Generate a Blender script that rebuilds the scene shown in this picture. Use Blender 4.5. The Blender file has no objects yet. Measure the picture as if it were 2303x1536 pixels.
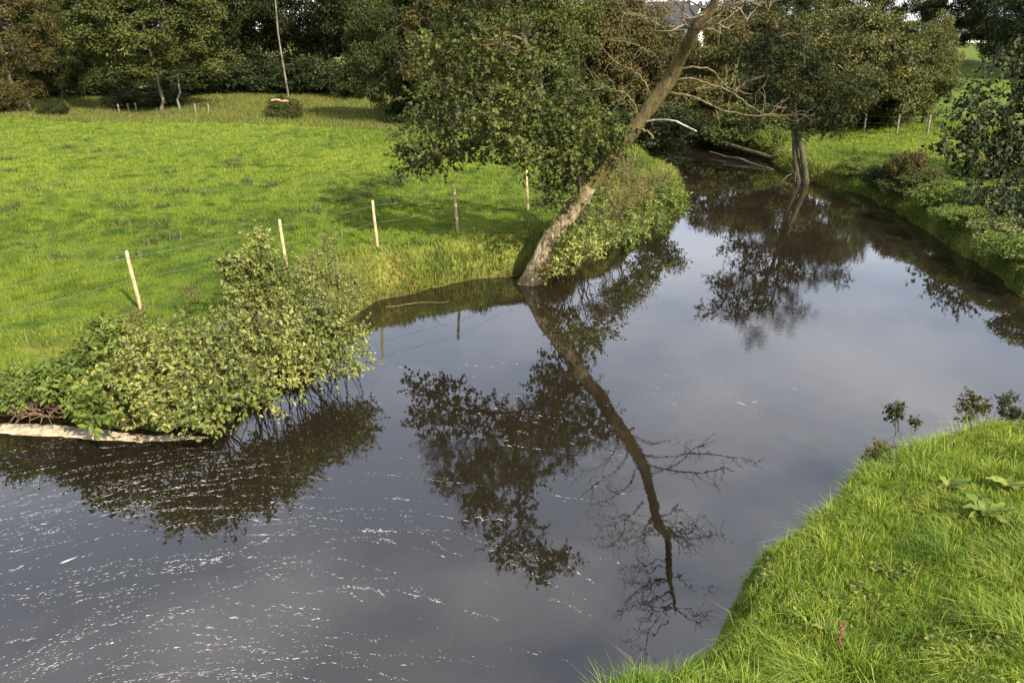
import bpy, math
import numpy as np
from mathutils import Vector

SC = bpy.context.scene
COL = SC.collection
R = math.radians

# ------------------------------------------------------------------ camera, sky, sun, exposure
CAM_H, FOCAL, CX, CY, HORIZON = 5.8, 1790.0, 1151.5, 768.0, 60.0      # metres; the rest in photo pixels
PITCH = math.atan((CY - HORIZON) / FOCAL)
cam_d = bpy.data.cameras.new('camera')
cam = bpy.data.objects.new('camera', cam_d)
COL.objects.link(cam)
cam.location = (0, 0, CAM_H)
cam.rotation_euler = (math.pi / 2 - PITCH, 0, 0)
cam_d.sensor_width = 36
cam_d.lens = 36 * FOCAL / 2303
cam_d.clip_start = 0.1
cam_d.clip_end = 3000
SC.camera = cam

SUN_AZ, SUN_EL = R(145), R(36)
sun_dir = Vector((math.sin(SUN_AZ) * math.cos(SUN_EL), math.cos(SUN_AZ) * math.cos(SUN_EL), math.sin(SUN_EL)))
world = bpy.data.worlds.new('World')
SC.world = world
world.use_nodes = True
wt = world.node_tree
wt.nodes.clear()
w_out = wt.nodes.new('ShaderNodeOutputWorld')
w_bg = wt.nodes.new('ShaderNodeBackground')
w_sky = wt.nodes.new('ShaderNodeTexSky')
w_sky.sky_type = 'NISHITA'
w_sky.sun_disc = False
w_sky.sun_elevation = SUN_EL
w_sky.sun_rotation = SUN_AZ
w_sky.air_density = 1.0
w_sky.dust_density = 2.5
w_sky.ozone_density = 1.0
# broken thin cloud spread evenly over the whole sky
w_tc = wt.nodes.new('ShaderNodeTexCoord')
w_map = wt.nodes.new('ShaderNodeMapping')
w_map.inputs['Scale'].default_value = (1.0, 1.0, 2.6)
w_n = wt.nodes.new('ShaderNodeTexNoise')
w_n.inputs['Scale'].default_value = 2.6
w_n.inputs['Detail'].default_value = 6
w_n.inputs['Roughness'].default_value = 0.55
w_r = wt.nodes.new('ShaderNodeValToRGB')
w_r.color_ramp.elements[0].position = 0.42
w_r.color_ramp.elements[0].color = (0.30, 0.30, 0.30, 1)
w_r.color_ramp.elements[1].position = 0.72
w_r.color_ramp.elements[1].color = (0.85, 0.85, 0.85, 1)
w_mix = wt.nodes.new('ShaderNodeMix')
w_mix.data_type = 'RGBA'
w_mix.inputs[7].default_value = (7.2, 7.15, 7.5, 1)
wt.links.new(w_tc.outputs['Generated'], w_map.inputs['Vector'])
wt.links.new(w_map.outputs['Vector'], w_n.inputs['Vector'])
wt.links.new(w_n.outputs['Fac'], w_r.inputs['Fac'])
wt.links.new(w_r.outputs['Color'], w_mix.inputs[0])
wt.links.new(w_sky.outputs['Color'], w_mix.inputs[6])
wt.links.new(w_mix.outputs[2], w_bg.inputs['Color'])
w_bg.inputs['Strength'].default_value = 0.15
wt.links.new(w_bg.outputs['Background'], w_out.inputs['Surface'])

sun_l = bpy.data.lights.new('sun', 'SUN')
sun_l.energy = 5.0
sun_l.angle = R(0.53)
sun_l.color = (1.0, 0.89, 0.70)
sun = bpy.data.objects.new('sun', sun_l)
COL.objects.link(sun)
sun.rotation_euler = sun_dir.to_track_quat('Z', 'Y').to_euler()
SC.view_settings.view_transform = 'Standard'
SC.view_settings.look = 'None'
SC.view_settings.gamma = 1
SC.view_settings.use_curve_mapping = False
SC.view_settings.exposure = 1.2

# ------------------------------------------------------------------ helpers
rng = np.random.default_rng(11)
SP, CP = math.sin(PITCH), math.cos(PITCH)


def ray(px, py):
    u, v = (px - CX) / FOCAL, (CY - py) / FOCAL
    return np.array([u, CP + v * SP, -SP + v * CP])


def at_z(px, py, z=0.0):
    """Point of the place at height z that the photo shows at this pixel."""
    d = ray(px, py)
    t = (z - CAM_H) / d[2]
    return np.array([0, 0, CAM_H]) + d * t


def at_y(px, py, y):
    """The same for a known distance y ahead."""
    d = ray(px, py)
    return np.array([0, 0, CAM_H]) + d * (y / d[1])


def unit(a):
    return a / np.maximum(np.linalg.norm(a, axis=-1, keepdims=True), 1e-9)


def rand_dirs(n, g):
    return unit(g.normal(size=(n, 3)))


def smooth01(t):
    t = np.clip(t, 0, 1)
    return t * t * (3 - 2 * t)


def vnoise(x, y, seed=0):
    """Smooth value noise in -1..1."""
    xi, yi = np.floor(x).astype(np.int64), np.floor(y).astype(np.int64)
    xf, yf = x - xi, y - yi

    def h(a, b):
        n = (a * 374761393 + b * 668265263 + seed * 982451653) & 0xFFFFFFFF
        n = ((n ^ (n >> 13)) * 1274126177) & 0xFFFFFFFF
        return ((n ^ (n >> 16)) & 0xFFFF) / 32767.5 - 1
    u, v = smooth01(xf), smooth01(yf)
    a = h(xi, yi) * (1 - u) + h(xi + 1, yi) * u
    b = h(xi, yi + 1) * (1 - u) + h(xi + 1, yi + 1) * u
    return a * (1 - v) + b * v


def make_mesh(name, verts, faces_by_size, tint=None, smooth=False):
    """verts (n,3); faces_by_size: list of (m,k) index arrays."""
    verts = np.asarray(verts, dtype=np.float32)
    me = bpy.data.meshes.new(name)
    faces_by_size = [np.asarray(f, dtype=np.int32) for f in faces_by_size if len(f)]
    loops = np.concatenate([f.ravel() for f in faces_by_size])
    counts = np.concatenate([np.full(len(f), f.shape[1], dtype=np.int32) for f in faces_by_size])
    starts = np.concatenate([[0], np.cumsum(counts)[:-1]]).astype(np.int32)
    me.vertices.add(len(verts))
    me.vertices.foreach_set('co', verts.ravel())
    me.loops.add(len(loops))
    me.loops.foreach_set('vertex_index', loops)
    me.polygons.add(len(counts))
    me.polygons.foreach_set('loop_start', starts)
    me.polygons.foreach_set('use_smooth', np.full(len(counts), smooth, dtype=bool))
    me.update(calc_edges=True)
    if tint is not None:
        a = me.attributes.new('tint', 'FLOAT', 'POINT')
        a.data.foreach_set('value', np.asarray(tint, dtype=np.float32))
    return me


def obj(name, me, mat=None, parent=None, loc=None):
    o = bpy.data.objects.new(name, me)
    COL.objects.link(o)
    if mat is not None and me is not None and not me.materials:
        me.materials.append(mat)
    if parent is not None:
        o.parent = parent
    if loc is not None:
        o.location = tuple(float(v) for v in loc)
    return o


def tag(o, label=None, cat=None, group=None, kind=None):
    if label:
        o['label'] = label
    if cat:
        o['category'] = cat
    if group:
        o['group'] = group
    if kind:
        o['kind'] = kind
    return o


def thing(name, label, cat, loc=(0, 0, 0), group=None, rz=0.0, scale=None):
    o = bpy.data.objects.new(name, None)
    COL.objects.link(o)
    o.empty_display_size = 0.2
    o.location = tuple(float(v) for v in loc)
    o.rotation_euler = (0, 0, rz)
    if scale is not None:
        o.scale = scale
    return tag(o, label, cat, group)


class Tubes:
    """Collects tapering tubes along polylines into one mesh."""

    def __init__(self):
        self.v, self.f, self.n = [], [], 0

    def add(self, pts, radii, sides=8, rough=0.0, g=None):
        pts = np.asarray(pts, float)
        radii = np.asarray(radii, float)
        k = len(pts)
        tan = np.gradient(pts, axis=0)
        tan = unit(tan)
        ref = np.array([0.0, 0.0, 1.0]) if abs(tan[0, 2]) < 0.9 else np.array([1.0, 0, 0])
        rings = []
        a = np.linspace(0, 2 * np.pi, sides, endpoint=False)
        b = unit(np.cross(tan[0], ref))
        for i in range(k):
            b = unit(b - tan[i] * np.dot(b, tan[i]))
            c = np.cross(tan[i], b)
            rr = np.full(sides, radii[i])
            if rough and g is not None:
                rr = rr * (1 + rough * g.normal(size=sides))
            rings.append(pts[i] + (np.cos(a) * rr)[:, None] * b + (np.sin(a) * rr)[:, None] * c)
        V = np.concatenate(rings + [pts[-1:] + tan[-1] * radii[-1] * 0.6])
        o = self.n
        i = np.arange(k - 1)[:, None] * sides
        j = np.arange(sides)[None, :]
        j2 = (j + 1) % sides
        q = np.stack([i + j, i + j2, i + sides + j2, i + sides + j], -1).reshape(-1, 4) + o
        self.v.append(V)
        self.f.append(q)
        tip = o + len(V) - 1
        base = o + (k - 1) * sides
        self.f.append(np.stack([base + j[0], base + j2[0], np.full(sides, tip), np.full(sides, tip)], -1)[:, :3])
        self.n += len(V)

    def mesh(self, name):
        q = [f for f in self.f if f.shape[1] == 4]
        t = [f for f in self.f if f.shape[1] == 3]
        return make_mesh(name, np.concatenate(self.v), [np.concatenate(q), np.concatenate(t)], smooth=True)


def spline(pts, n):
    """Catmull-Rom through pts, n samples."""
    pts = np.asarray(pts, float)
    P = np.concatenate([[2 * pts[0] - pts[1]], pts, [2 * pts[-1] - pts[-2]]])
    m = len(pts) - 1
    t = np.linspace(0, m, n)
    i = np.minimum(t.astype(int), m - 1)
    u = (t - i)[:, None]
    a, b, c, d = P[i], P[i + 1], P[i + 2], P[i + 3]
    return 0.5 * (2 * b + (c - a) * u + (2 * a - 5 * b + 4 * c - d) * u ** 2 + (3 * b - a - 3 * c + d) * u ** 3)


def closed_spline(pts, per):
    pts = np.asarray(pts, float)
    a, b, c, d = np.roll(pts, 1, 0), pts, np.roll(pts, -1, 0), np.roll(pts, -2, 0)
    out = []
    for u in np.linspace(0, 1, per, endpoint=False):
        out.append(0.5 * (2 * b + (c - a) * u + (2 * a - 5 * b + 4 * c - d) * u ** 2 + (3 * b - a - 3 * c + d) * u ** 3))
    return np.stack(out, 1).reshape(-1, pts.shape[1])


def leaf_arrays(P, A, N, S, tint, aspect=0.6, full=False):
    """Leaves as folded blades. full: six points each, else four."""
    n = len(P)
    A = unit(A)
    B = unit(np.cross(N, A))
    N = np.cross(A, B)
    S = S[:, None]
    w = aspect * S * 0.5
    if full:
        fold = 0.16 * S
        V = np.stack([P,
                      P + A * S * 0.30 + B * w * 0.92 + N * fold * 0.9,
                      P + A * S * 0.68 + B * w * 0.80 + N * fold * 0.7,
                      P + A * S,
                      P + A * S * 0.68 - B * w * 0.80 + N * fold * 0.7,
                      P + A * S * 0.30 - B * w * 0.92 + N * fold * 0.9], 1).reshape(-1, 3)
        o = np.arange(n)[:, None] * 6
        F = np.concatenate([o + np.array([[0, 1, 2, 3]]), o + np.array([[0, 3, 4, 5]])])
        return V, F, np.repeat(tint, 6)
    fold = 0.12 * S
    V = np.stack([P, P + A * S * 0.5 + B * w + N * fold, P + A * S, P + A * S * 0.5 - B * w + N * fold], 1).reshape(-1, 3)
    o = np.arange(n)[:, None] * 4
    return V, o + np.array([[0, 1, 2, 3]]), np.repeat(tint, 4)


def leaf_mesh(name, data, aspect=0.6, full=False):
    P, A, N, S, t = data
    V, F, T = leaf_arrays(P, A, N, S, t, aspect, full)
    return make_mesh(name, V, [F], T)


def clump_leaves(centres, radii, n_per, size, g, flat=0.75, droop=0.25, power=0.45):
    """Leaves filling blobs, thicker towards each blob's skin."""
    centres, radii = np.asarray(centres, float), np.asarray(radii, float)
    cnt = np.maximum((n_per * (radii / radii.mean()) ** 2), 4).astype(int)
    idx = np.repeat(np.arange(len(centres)), cnt)
    n = len(idx)
    d = rand_dirs(n, g)
    rad = radii[idx] * g.random(n) ** power
    P = centres[idx] + d * rad[:, None] * np.array([1, 1, flat])
    N = unit(d * 0.5 + np.array([0, 0, 0.75]) + g.normal(size=(n, 3)) * 0.42)
    A = d * 0.6 + g.normal(size=(n, 3)) * 0.6 - np.array([0, 0, droop])
    S = size * g.uniform(0.65, 1.35, n)
    t = np.clip(0.55 * g.random(len(centres))[idx] + 0.45 * g.random(n), 0, 1)
    return P, A, N, S, t


def sprig_leaves(centres, radii, n_sprigs, per, size, length, g, flat=0.8, up=0.35, droop=0.1, power=0.4):
    """Leafy sprigs pointing out of blobs: returns leaves and the sprigs' stems."""
    centres, radii = np.asarray(centres, float), np.asarray(radii, float)
    cnt = np.maximum((n_sprigs * (radii / radii.mean()) ** 2), 2).astype(int)
    idx = np.repeat(np.arange(len(centres)), cnt)
    m = len(idx)
    d = rand_dirs(m, g)
    base = centres[idx] + d * (radii[idx] * 0.85 * g.random(m) ** power)[:, None] * np.array([1, 1, flat])
    axis = unit(d + np.array([0, 0, up]) + g.normal(size=(m, 3)) * 0.35)
    L = length * g.uniform(0.6, 1.3, m)
    j = np.repeat(np.arange(m), per)
    n = len(j)
    s = np.tile((np.arange(per) + 0.5) / per, m) + g.normal(size=n) * 0.05
    side = unit(np.cross(axis[j], g.normal(size=(n, 3))))
    P = base[j] + axis[j] * (L[j] * s)[:, None]
    A = axis[j] * 0.55 + side * 0.9 - np.array([0, 0, droop])
    N = unit(np.array([0, 0, 0.8]) + axis[j] * 0.4 + g.normal(size=(n, 3)) * 0.4)
    S = size * g.uniform(0.5, 1.45, n) * (1.1 - 0.35 * s)
    t = np.clip(0.35 * g.random(len(centres))[idx][j] + 0.25 * g.random(m)[j] + 0.4 * g.random(n), 0, 1)
    return (P, A, N, S, t), (base, base + axis * L[:, None])


def cat_leaves(*ds):
    return tuple(np.concatenate([d[i] for d in ds]) for i in range(5))


def blade_mesh(name, P, H, W, g, lean=0.35, wind=(0, 0), segs=2, tint=None):
    """Grass blades standing at P."""
    n = len(P)
    az = g.uniform(0, 2 * np.pi, n)
    ld = np.stack([np.cos(az), np.sin(az), np.zeros(n)], -1) * (lean * g.uniform(0.3, 1.4, n))[:, None]
    ld[:, 0] += wind[0]
    ld[:, 1] += wind[1]
    fa = g.uniform(0, 2 * np.pi, n)
    wd = np.stack([np.cos(fa), np.sin(fa), np.zeros(n)], -1) * (W * 0.5)[:, None]
    upv = np.array([0, 0, 1.0])
    Hc = H[:, None]
    if tint is None:
        tint = g.random(n)
    if segs == 1:
        tip = P + upv * Hc * 0.92 + ld * Hc
        V = np.stack([P - wd, P + wd, tip], 1).reshape(-1, 3)
        o = np.arange(n)[:, None] * 3
        return make_mesh(name, V, [o + np.array([[0, 1, 2]])], np.repeat(tint, 3))
    mid = P + upv * Hc * 0.58 + ld * Hc * 0.32
    tip = P + upv * Hc * 0.90 + ld * Hc * 1.1
    tip[:, 2] -= np.minimum(np.linalg.norm(ld, axis=1), 1.2) ** 2 * H * 0.30
    V = np.stack([P - wd, P + wd, mid + wd * 0.8, mid - wd * 0.8, tip], 1).reshape(-1, 3)
    o = np.arange(n)[:, None] * 5
    return make_mesh(name, V, [o + np.array([[0, 1, 2, 3]]), o + np.array([[3, 2, 4]])], np.repeat(tint, 5))


# ------------------------------------------------------------------ materials
def new_mat(name):
    m = bpy.data.materials.new(name)
    m.use_nodes = True
    nt = m.node_tree
    nt.nodes.clear()
    out = nt.nodes.new('ShaderNodeOutputMaterial')
    return m, nt, out


def ramp(nt, stops, fac):
    r = nt.nodes.new('ShaderNodeValToRGB')
    e = r.color_ramp.elements
    while len(e) < len(stops):
        e.new(0.5)
    for el, (p, c) in zip(e, stops):
        el.position = p
        el.color = (*c, 1)
    nt.links.new(fac, r.inputs['Fac'])
    return r.outputs['Color']


def noise(nt, scale, detail=4, rough=0.55, coord='Object', stretch=None, dist=0.0):
    tc = nt.nodes.new('ShaderNodeTexCoord')
    n = nt.nodes.new('ShaderNodeTexNoise')
    n.inputs['Scale'].default_value = scale
    n.inputs['Detail'].default_value = detail
    n.inputs['Roughness'].default_value = rough
    n.inputs['Distortion'].default_value = dist
    src = tc.outputs[coord]
    if stretch:
        mp = nt.nodes.new('ShaderNodeMapping')
        mp.inputs['Scale'].default_value = stretch
        nt.links.new(src, mp.inputs['Vector'])
        src = mp.outputs['Vector']
    nt.links.new(src, n.inputs['Vector'])
    return n.outputs['Fac']


def mixc(nt, fac, a, b, blend='MIX'):
    m = nt.nodes.new('ShaderNodeMix')
    m.data_type = 'RGBA'
    m.blend_type = blend
    for inp, v in ((0, fac), (6, a), (7, b)):
        if isinstance(v, (int, float)):
            m.inputs[inp].default_value = v
        elif isinstance(v, tuple):
            m.inputs[inp].default_value = (*v, 1)
        else:
            nt.links.new(v, m.inputs[inp])
    return m.outputs[2]


def leaf_mat(name, stops, rough=0.5, trans=0.28, spec=0.4, patch=0.0, patch_col=(0.1, 0.06, 0.02)):
    """Foliage or grass: colour by the leaf's own tint, some light through it."""
    m, nt, out = new_mat(name)
    at = nt.nodes.new('ShaderNodeAttribute')
    at.attribute_name = 'tint'
    c = ramp(nt, stops, at.outputs['Fac'])
    if patch > 0:
        pf = ramp(nt, [(0.45, (0, 0, 0)), (0.68, (patch,) * 3)], noise(nt, 0.55, 3))
        c = mixc(nt, pf, c, patch_col)
    oi = nt.nodes.new('ShaderNodeObjectInfo')
    hv = nt.nodes.new('ShaderNodeHueSaturation')
    mr = nt.nodes.new('ShaderNodeMapRange')
    mr.inputs[3].default_value = 0.85
    mr.inputs[4].default_value = 1.18
    nt.links.new(oi.outputs['Random'], mr.inputs[0])
    nt.links.new(mr.outputs[0], hv.inputs['Value'])
    nt.links.new(c, hv.inputs['Color'])
    c = hv.outputs['Color']
    p = nt.nodes.new('ShaderNodeBsdfPrincipled')
    p.inputs['Roughness'].default_value = rough
    p.inputs['Specular IOR Level'].default_value = spec
    nt.links.new(c, p.inputs['Base Color'])
    tr = nt.nodes.new('ShaderNodeBsdfTranslucent')
    tc = mixc(nt, 1.0, c, (1.0, 1.0, 0.45), 'MULTIPLY')
    nt.links.new(tc, tr.inputs['Color'])
    ms = nt.nodes.new('ShaderNodeMixShader')
    ms.inputs[0].default_value = trans
    nt.links.new(p.outputs[0], ms.inputs[1])
    nt.links.new(tr.outputs[0], ms.inputs[2])
    nt.links.new(ms.outputs[0], out.inputs['Surface'])
    return m


def bark_mat(name, dark, light, moss=None, moss_amt=0.0, scale=6.0, bump=0.6):
    m, nt, out = new_mat(name)
    n1 = noise(nt, scale, 6, 0.65, stretch=(1, 1, 0.35), dist=0.6)
    c = ramp(nt, [(0.36, dark), (0.62, light)], n1)
    if moss:
        f = ramp(nt, [(0.42, (0, 0, 0)), (0.62, (moss_amt,) * 3)], noise(nt, scale * 0.45, 4))
        c = mixc(nt, f, c, moss)
    p = nt.nodes.new('ShaderNodeBsdfPrincipled')
    p.inputs['Roughness'].default_value = 0.9
    p.inputs['Specular IOR Level'].default_value = 0.2
    nt.links.new(c, p.inputs['Base Color'])
    b = nt.nodes.new('ShaderNodeBump')
    b.inputs['Strength'].default_value = bump
    b.inputs['Distance'].default_value = 0.04
    nt.links.new(noise(nt, scale * 2.2, 6, 0.7, stretch=(1, 1, 0.3)), b.inputs['Height'])
    nt.links.new(b.outputs[0], p.inputs['Normal'])
    nt.links.new(p.outputs[0], out.inputs['Surface'])
    return m


def plain_mat(name, a, b, scale=8.0, rough=0.8, spec=0.3, bump=0.0):
    m, nt, out = new_mat(name)
    n1 = noise(nt, scale, 5, 0.6)
    p = nt.nodes.new('ShaderNodeBsdfPrincipled')
    p.inputs['Roughness'].default_value = rough
    p.inputs['Specular IOR Level'].default_value = spec
    nt.links.new(ramp(nt, [(0.35, a), (0.65, b)], n1), p.inputs['Base Color'])
    if bump:
        bm = nt.nodes.new('ShaderNodeBump')
        bm.inputs['Strength'].default_value = bump
        bm.inputs['Distance'].default_value = 0.03
        nt.links.new(noise(nt, scale * 3, 5), bm.inputs['Height'])
        nt.links.new(bm.outputs[0], p.inputs['Normal'])
    nt.links.new(p.outputs[0], out.inputs['Surface'])
    return m


M = {}
M['alder'] = leaf_mat('alder_leaf', [(0.0, (0.017, 0.025, 0.006)), (0.5, (0.042, 0.056, 0.012)), (0.85, (0.09, 0.10, 0.022)), (1.0, (0.17, 0.13, 0.03))], 0.55, 0.25, 0.2)
M['shrub'] = leaf_mat('bank_shrub_leaf', [(0.0, (0.028, 0.042, 0.010)), (0.45, (0.115, 0.142, 0.029)), (0.88, (0.245, 0.25, 0.058)), (1.0, (0.31, 0.25, 0.06))], 0.5, 0.2, 0.35)
M['herb'] = leaf_mat('nettle_leaf', [(0.0, (0.035, 0.065, 0.012)), (0.6, (0.10, 0.14, 0.024)), (1.0, (0.21, 0.22, 0.045))], 0.6, 0.25, 0.18)
M['russet'] = leaf_mat('russet_herb_leaf', [(0.0, (0.05, 0.06, 0.015)), (0.45, (0.11, 0.11, 0.025)), (0.8, (0.16, 0.115, 0.035)), (1.0, (0.25, 0.19, 0.065))], 0.6, 0.3)
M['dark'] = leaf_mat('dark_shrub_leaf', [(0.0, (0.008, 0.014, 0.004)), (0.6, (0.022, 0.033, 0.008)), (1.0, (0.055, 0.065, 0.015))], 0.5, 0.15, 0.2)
M['wood'] = leaf_mat('wood_leaf', [(0.0, (0.012, 0.017, 0.005)), (0.6, (0.028, 0.036, 0.009)), (1.0, (0.052, 0.056, 0.013))], 0.65, 0.18, 0.14)
M['oak'] = leaf_mat('oak_leaf', [(0.0, (0.026, 0.034, 0.009)), (0.6, (0.058, 0.068, 0.016)), (1.0, (0.085, 0.088, 0.022))], 0.65, 0.2, 0.14)
M['brown'] = leaf_mat('browning_leaf', [(0.0, (0.028, 0.028, 0.010)), (0.5, (0.058, 0.056, 0.017)), (0.85, (0.09, 0.068, 0.02)), (1.0, (0.12, 0.08, 0.022))], 0.65, 0.22, 0.14)
M['willow'] = leaf_mat('willow_leaf', [(0.0, (0.03, 0.036, 0.01)), (0.5, (0.07, 0.075, 0.018)), (1.0, (0.13, 0.115, 0.025))], 0.6, 0.25, 0.3)
M['meadow'] = leaf_mat('meadow_grass_blade', [(0.0, (0.034, 0.068, 0.007)), (0.5, (0.108, 0.16, 0.014)), (1.0, (0.20, 0.23, 0.028))], 0.65, 0.28, 0.2, 0.3, (0.09, 0.125, 0.012))
M['lush'] = leaf_mat('bank_grass_blade', [(0.0, (0.036, 0.078, 0.009)), (0.45, (0.128, 0.19, 0.019)), (0.93, (0.265, 0.32, 0.05)), (1.0, (0.34, 0.30, 0.09))], 0.55, 0.3, 0.25)
M['rough'] = leaf_mat('rough_grass_blade', [(0.0, (0.04, 0.062, 0.011)), (0.5, (0.085, 0.108, 0.019)), (0.88, (0.14, 0.14, 0.03)), (1.0, (0.24, 0.19, 0.065))], 0.65, 0.28, 0.25, 0.4, (0.12, 0.10, 0.03))
M['fringe'] = leaf_mat('fringe_grass_blade', [(0.0, (0.045, 0.08, 0.012)), (0.5, (0.11, 0.15, 0.022)), (0.88, (0.18, 0.19, 0.035)), (1.0, (0.28, 0.21, 0.07))], 0.6, 0.28, 0.2)
M['rush'] = leaf_mat('rush_blade', [(0.0, (0.022, 0.036, 0.008)), (1.0, (0.075, 0.095, 0.018))], 0.6, 0.15)
M['dock'] = leaf_mat('dock_leaf', [(0.0, (0.05, 0.09, 0.012)), (0.5, (0.12, 0.165, 0.025)), (1.0, (0.28, 0.28, 0.06))], 0.5, 0.3, 0.25)
M['moss_bark'] = bark_mat('mossy_bark', (0.022, 0.016, 0.009), (0.12, 0.092, 0.045), (0.09, 0.083, 0.018), 0.75, 9, 1.0)
M['pale_bark'] = bark_mat('pale_flaking_bark', (0.035, 0.025, 0.016), (0.36, 0.29, 0.19), (0.07, 0.06, 0.018), 0.7, 9, 1.0)
M['grey_bark'] = bark_mat('grey_bark', (0.05, 0.042, 0.03), (0.20, 0.17, 0.12), (0.07, 0.08, 0.025), 0.5, 6)
M['dead_wood'] = bark_mat('dead_branch_wood', (0.05, 0.04, 0.022), (0.145, 0.12, 0.068), (0.14, 0.13, 0.04), 0.5, 9)
M['dark_bark'] = bark_mat('dark_wet_bark', (0.02, 0.016, 0.011), (0.095, 0.08, 0.055), (0.06, 0.062, 0.02), 0.5, 7)
M['bleached'] = bark_mat('bleached_wood', (0.16, 0.14, 0.11), (0.36, 0.33, 0.27), None, 0, 10)
M['birch'] = bark_mat('birch_bark', (0.05, 0.043, 0.032), (0.19, 0.172, 0.14), None, 0, 4, 0.3)
M['twig'] = plain_mat('brown_twig', (0.05, 0.035, 0.02), (0.12, 0.085, 0.05), 12)
M['post'] = bark_mat('cleft_post_wood', (0.20, 0.15, 0.08), (0.42, 0.34, 0.20), None, 0, 14, 0.4)
M['grey_post'] = bark_mat('weathered_post_wood', (0.09, 0.08, 0.06), (0.19, 0.17, 0.13), None, 0, 10, 0.3)
M['wire'] = plain_mat('galvanised_wire', (0.07, 0.09, 0.05), (0.14, 0.17, 0.10), 20, 0.45, 0.5)
M['root'] = bark_mat('dead_root', (0.05, 0.032, 0.018), (0.17, 0.115, 0.07), None, 0, 12)
M['cut'] = plain_mat('cut_timber', (0.26, 0.13, 0.06), (0.48, 0.32, 0.18), 9, 0.8, 0.2)
M['foam'] = plain_mat('river_foam', (0.26, 0.20, 0.13), (0.52, 0.45, 0.34), 7, 0.75, 0.3, 0.8)
M['fleck'] = plain_mat('foam_fleck', (0.16, 0.157, 0.15), (0.42, 0.41, 0.40), 5, 0.7, 0.3)
M['render'] = plain_mat('white_render', (0.74, 0.73, 0.70), (0.82, 0.81, 0.78), 1.5, 0.9, 0.2)
M['slate'] = plain_mat('slate_roof', (0.028, 0.026, 0.030), (0.05, 0.047, 0.052), 3, 0.6, 0.4)
M['glass'] = plain_mat('dark_window_glass', (0.02, 0.022, 0.025), (0.03, 0.033, 0.036), 2, 0.08, 0.5)

# ground: turf and rough grass above, wet earth at the waterline
m, nt, out = new_mat('ground_turf')
turf = ramp(nt, [(0.30, (0.026, 0.046, 0.007)), (0.50, (0.072, 0.104, 0.012)), (0.70, (0.12, 0.145, 0.02))], noise(nt, 2.2, 8, 0.65))
turf = mixc(nt, ramp(nt, [(0.42, (0, 0, 0)), (0.60, (0.55,) * 3)], noise(nt, 0.22, 4)), turf, (0.05, 0.08, 0.010))
rgh = ramp(nt, [(0.32, (0.055, 0.065, 0.016)), (0.52, (0.11, 0.12, 0.024)), (0.72, (0.17, 0.15, 0.04))], noise(nt, 1.1, 8, 0.7))
mud = ramp(nt, [(0.35, (0.018, 0.012, 0.006)), (0.65, (0.055, 0.038, 0.018))], noise(nt, 5, 6, 0.65))
a_r = nt.nodes.new('ShaderNodeAttribute')
a_r.attribute_name = 'rough'
a_m = nt.nodes.new('ShaderNodeAttribute')
a_m.attribute_name = 'mud'
c = mixc(nt, a_r.outputs['Fac'], turf, rgh)
c = mixc(nt, a_m.outputs['Fac'], c, mud)
p = nt.nodes.new('ShaderNodeBsdfPrincipled')
p.inputs['Roughness'].default_value = 0.95
p.inputs['Specular IOR Level'].default_value = 0.1
nt.links.new(c, p.inputs['Base Color'])
bm = nt.nodes.new('ShaderNodeBump')
bm.inputs['Strength'].default_value = 0.7
bm.inputs['Distance'].default_value = 0.06
nt.links.new(noise(nt, 9, 8, 0.7), bm.inputs['Height'])
nt.links.new(bm.outputs[0], p.inputs['Normal'])
nt.links.new(p.outputs[0], out.inputs['Surface'])
M['ground'] = m

# peat-brown water
m, nt, out = new_mat('peat_water')
p = nt.nodes.new('ShaderNodeBsdfPrincipled')
p.inputs['Base Color'].default_value = (0.0100, 0.0078, 0.0050, 1)
p.inputs['Roughness'].default_value = 0.012
p.inputs['IOR'].default_value = 1.70
b1 = nt.nodes.new('ShaderNodeBump')
b1.inputs['Strength'].default_value = 0.028
b1.inputs['Distance'].default_value = 0.02
nt.links.new(noise(nt, 2.6, 2, 0.5, dist=0.8), b1.inputs['Height'])
b2 = nt.nodes.new('ShaderNodeBump')
b2.inputs['Strength'].default_value = 0.012
b2.inputs['Distance'].default_value = 0.02
nt.links.new(noise(nt, 11, 3, 0.5, dist=0.4), b2.inputs['Height'])
rp = ramp(nt, [(0.48, (0.006,) * 3), (0.66, (0.05,) * 3)], noise(nt, 0.22, 3, 0.5, dist=1.0))
nt.links.new(rp, b2.inputs['Strength'])
nt.links.new(b1.outputs[0], b2.inputs['Normal'])
nt.links.new(b2.outputs[0], p.inputs['Normal'])
nt.links.new(p.outputs[0], out.inputs['Surface'])
M['water'] = m

# ------------------------------------------------------------------ river outline and ground
left_bank = [(0, 945), (150, 950), (300, 966), (420, 962), (520, 925), (600, 865), (700, 785), (800, 712), (880, 672), (1000, 648), (1100, 632), (1180, 622),
             (1250, 610), (1330, 585), (1430, 530), (1510, 480), (1540, 455), (1510, 425), (1465, 395), (1478, 368), (1490, 352)]
right_bank = [(1690, 348), (1735, 372), (1755, 390), (1800, 410), (1900, 434), (1990, 472), (2100, 542), (2200, 617), (2303, 697)]
near_edge = [(2303, 935), (2060, 960), (1950, 1035), (1810, 1130), (1790, 1175), (1700, 1220), (1630, 1295), (1578, 1365), (1400, 1465), (1250, 1550)]
outline = [(-26, -16), (-20, 0), (-14, 8.0)]
outline += [tuple(at_z(*q)[:2]) for q in left_bank]
outline += [(5.2, 45), (3.6, 50), (2.6, 58), (5.8, 58), (7.6, 50), (9.6, 44.5)]
outline += [tuple(at_z(*q)[:2]) for q in right_bank]
outline += [(12.6, 14.6), (14.2, 12.4), (13.4, 10.2), (10.5, 9.2)]
outline += [tuple(at_z(*q, 1.25)[:2]) for q in near_edge]
outline += [(0.35, 2.6), (0.2, -3), (0.8, -16)]
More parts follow.
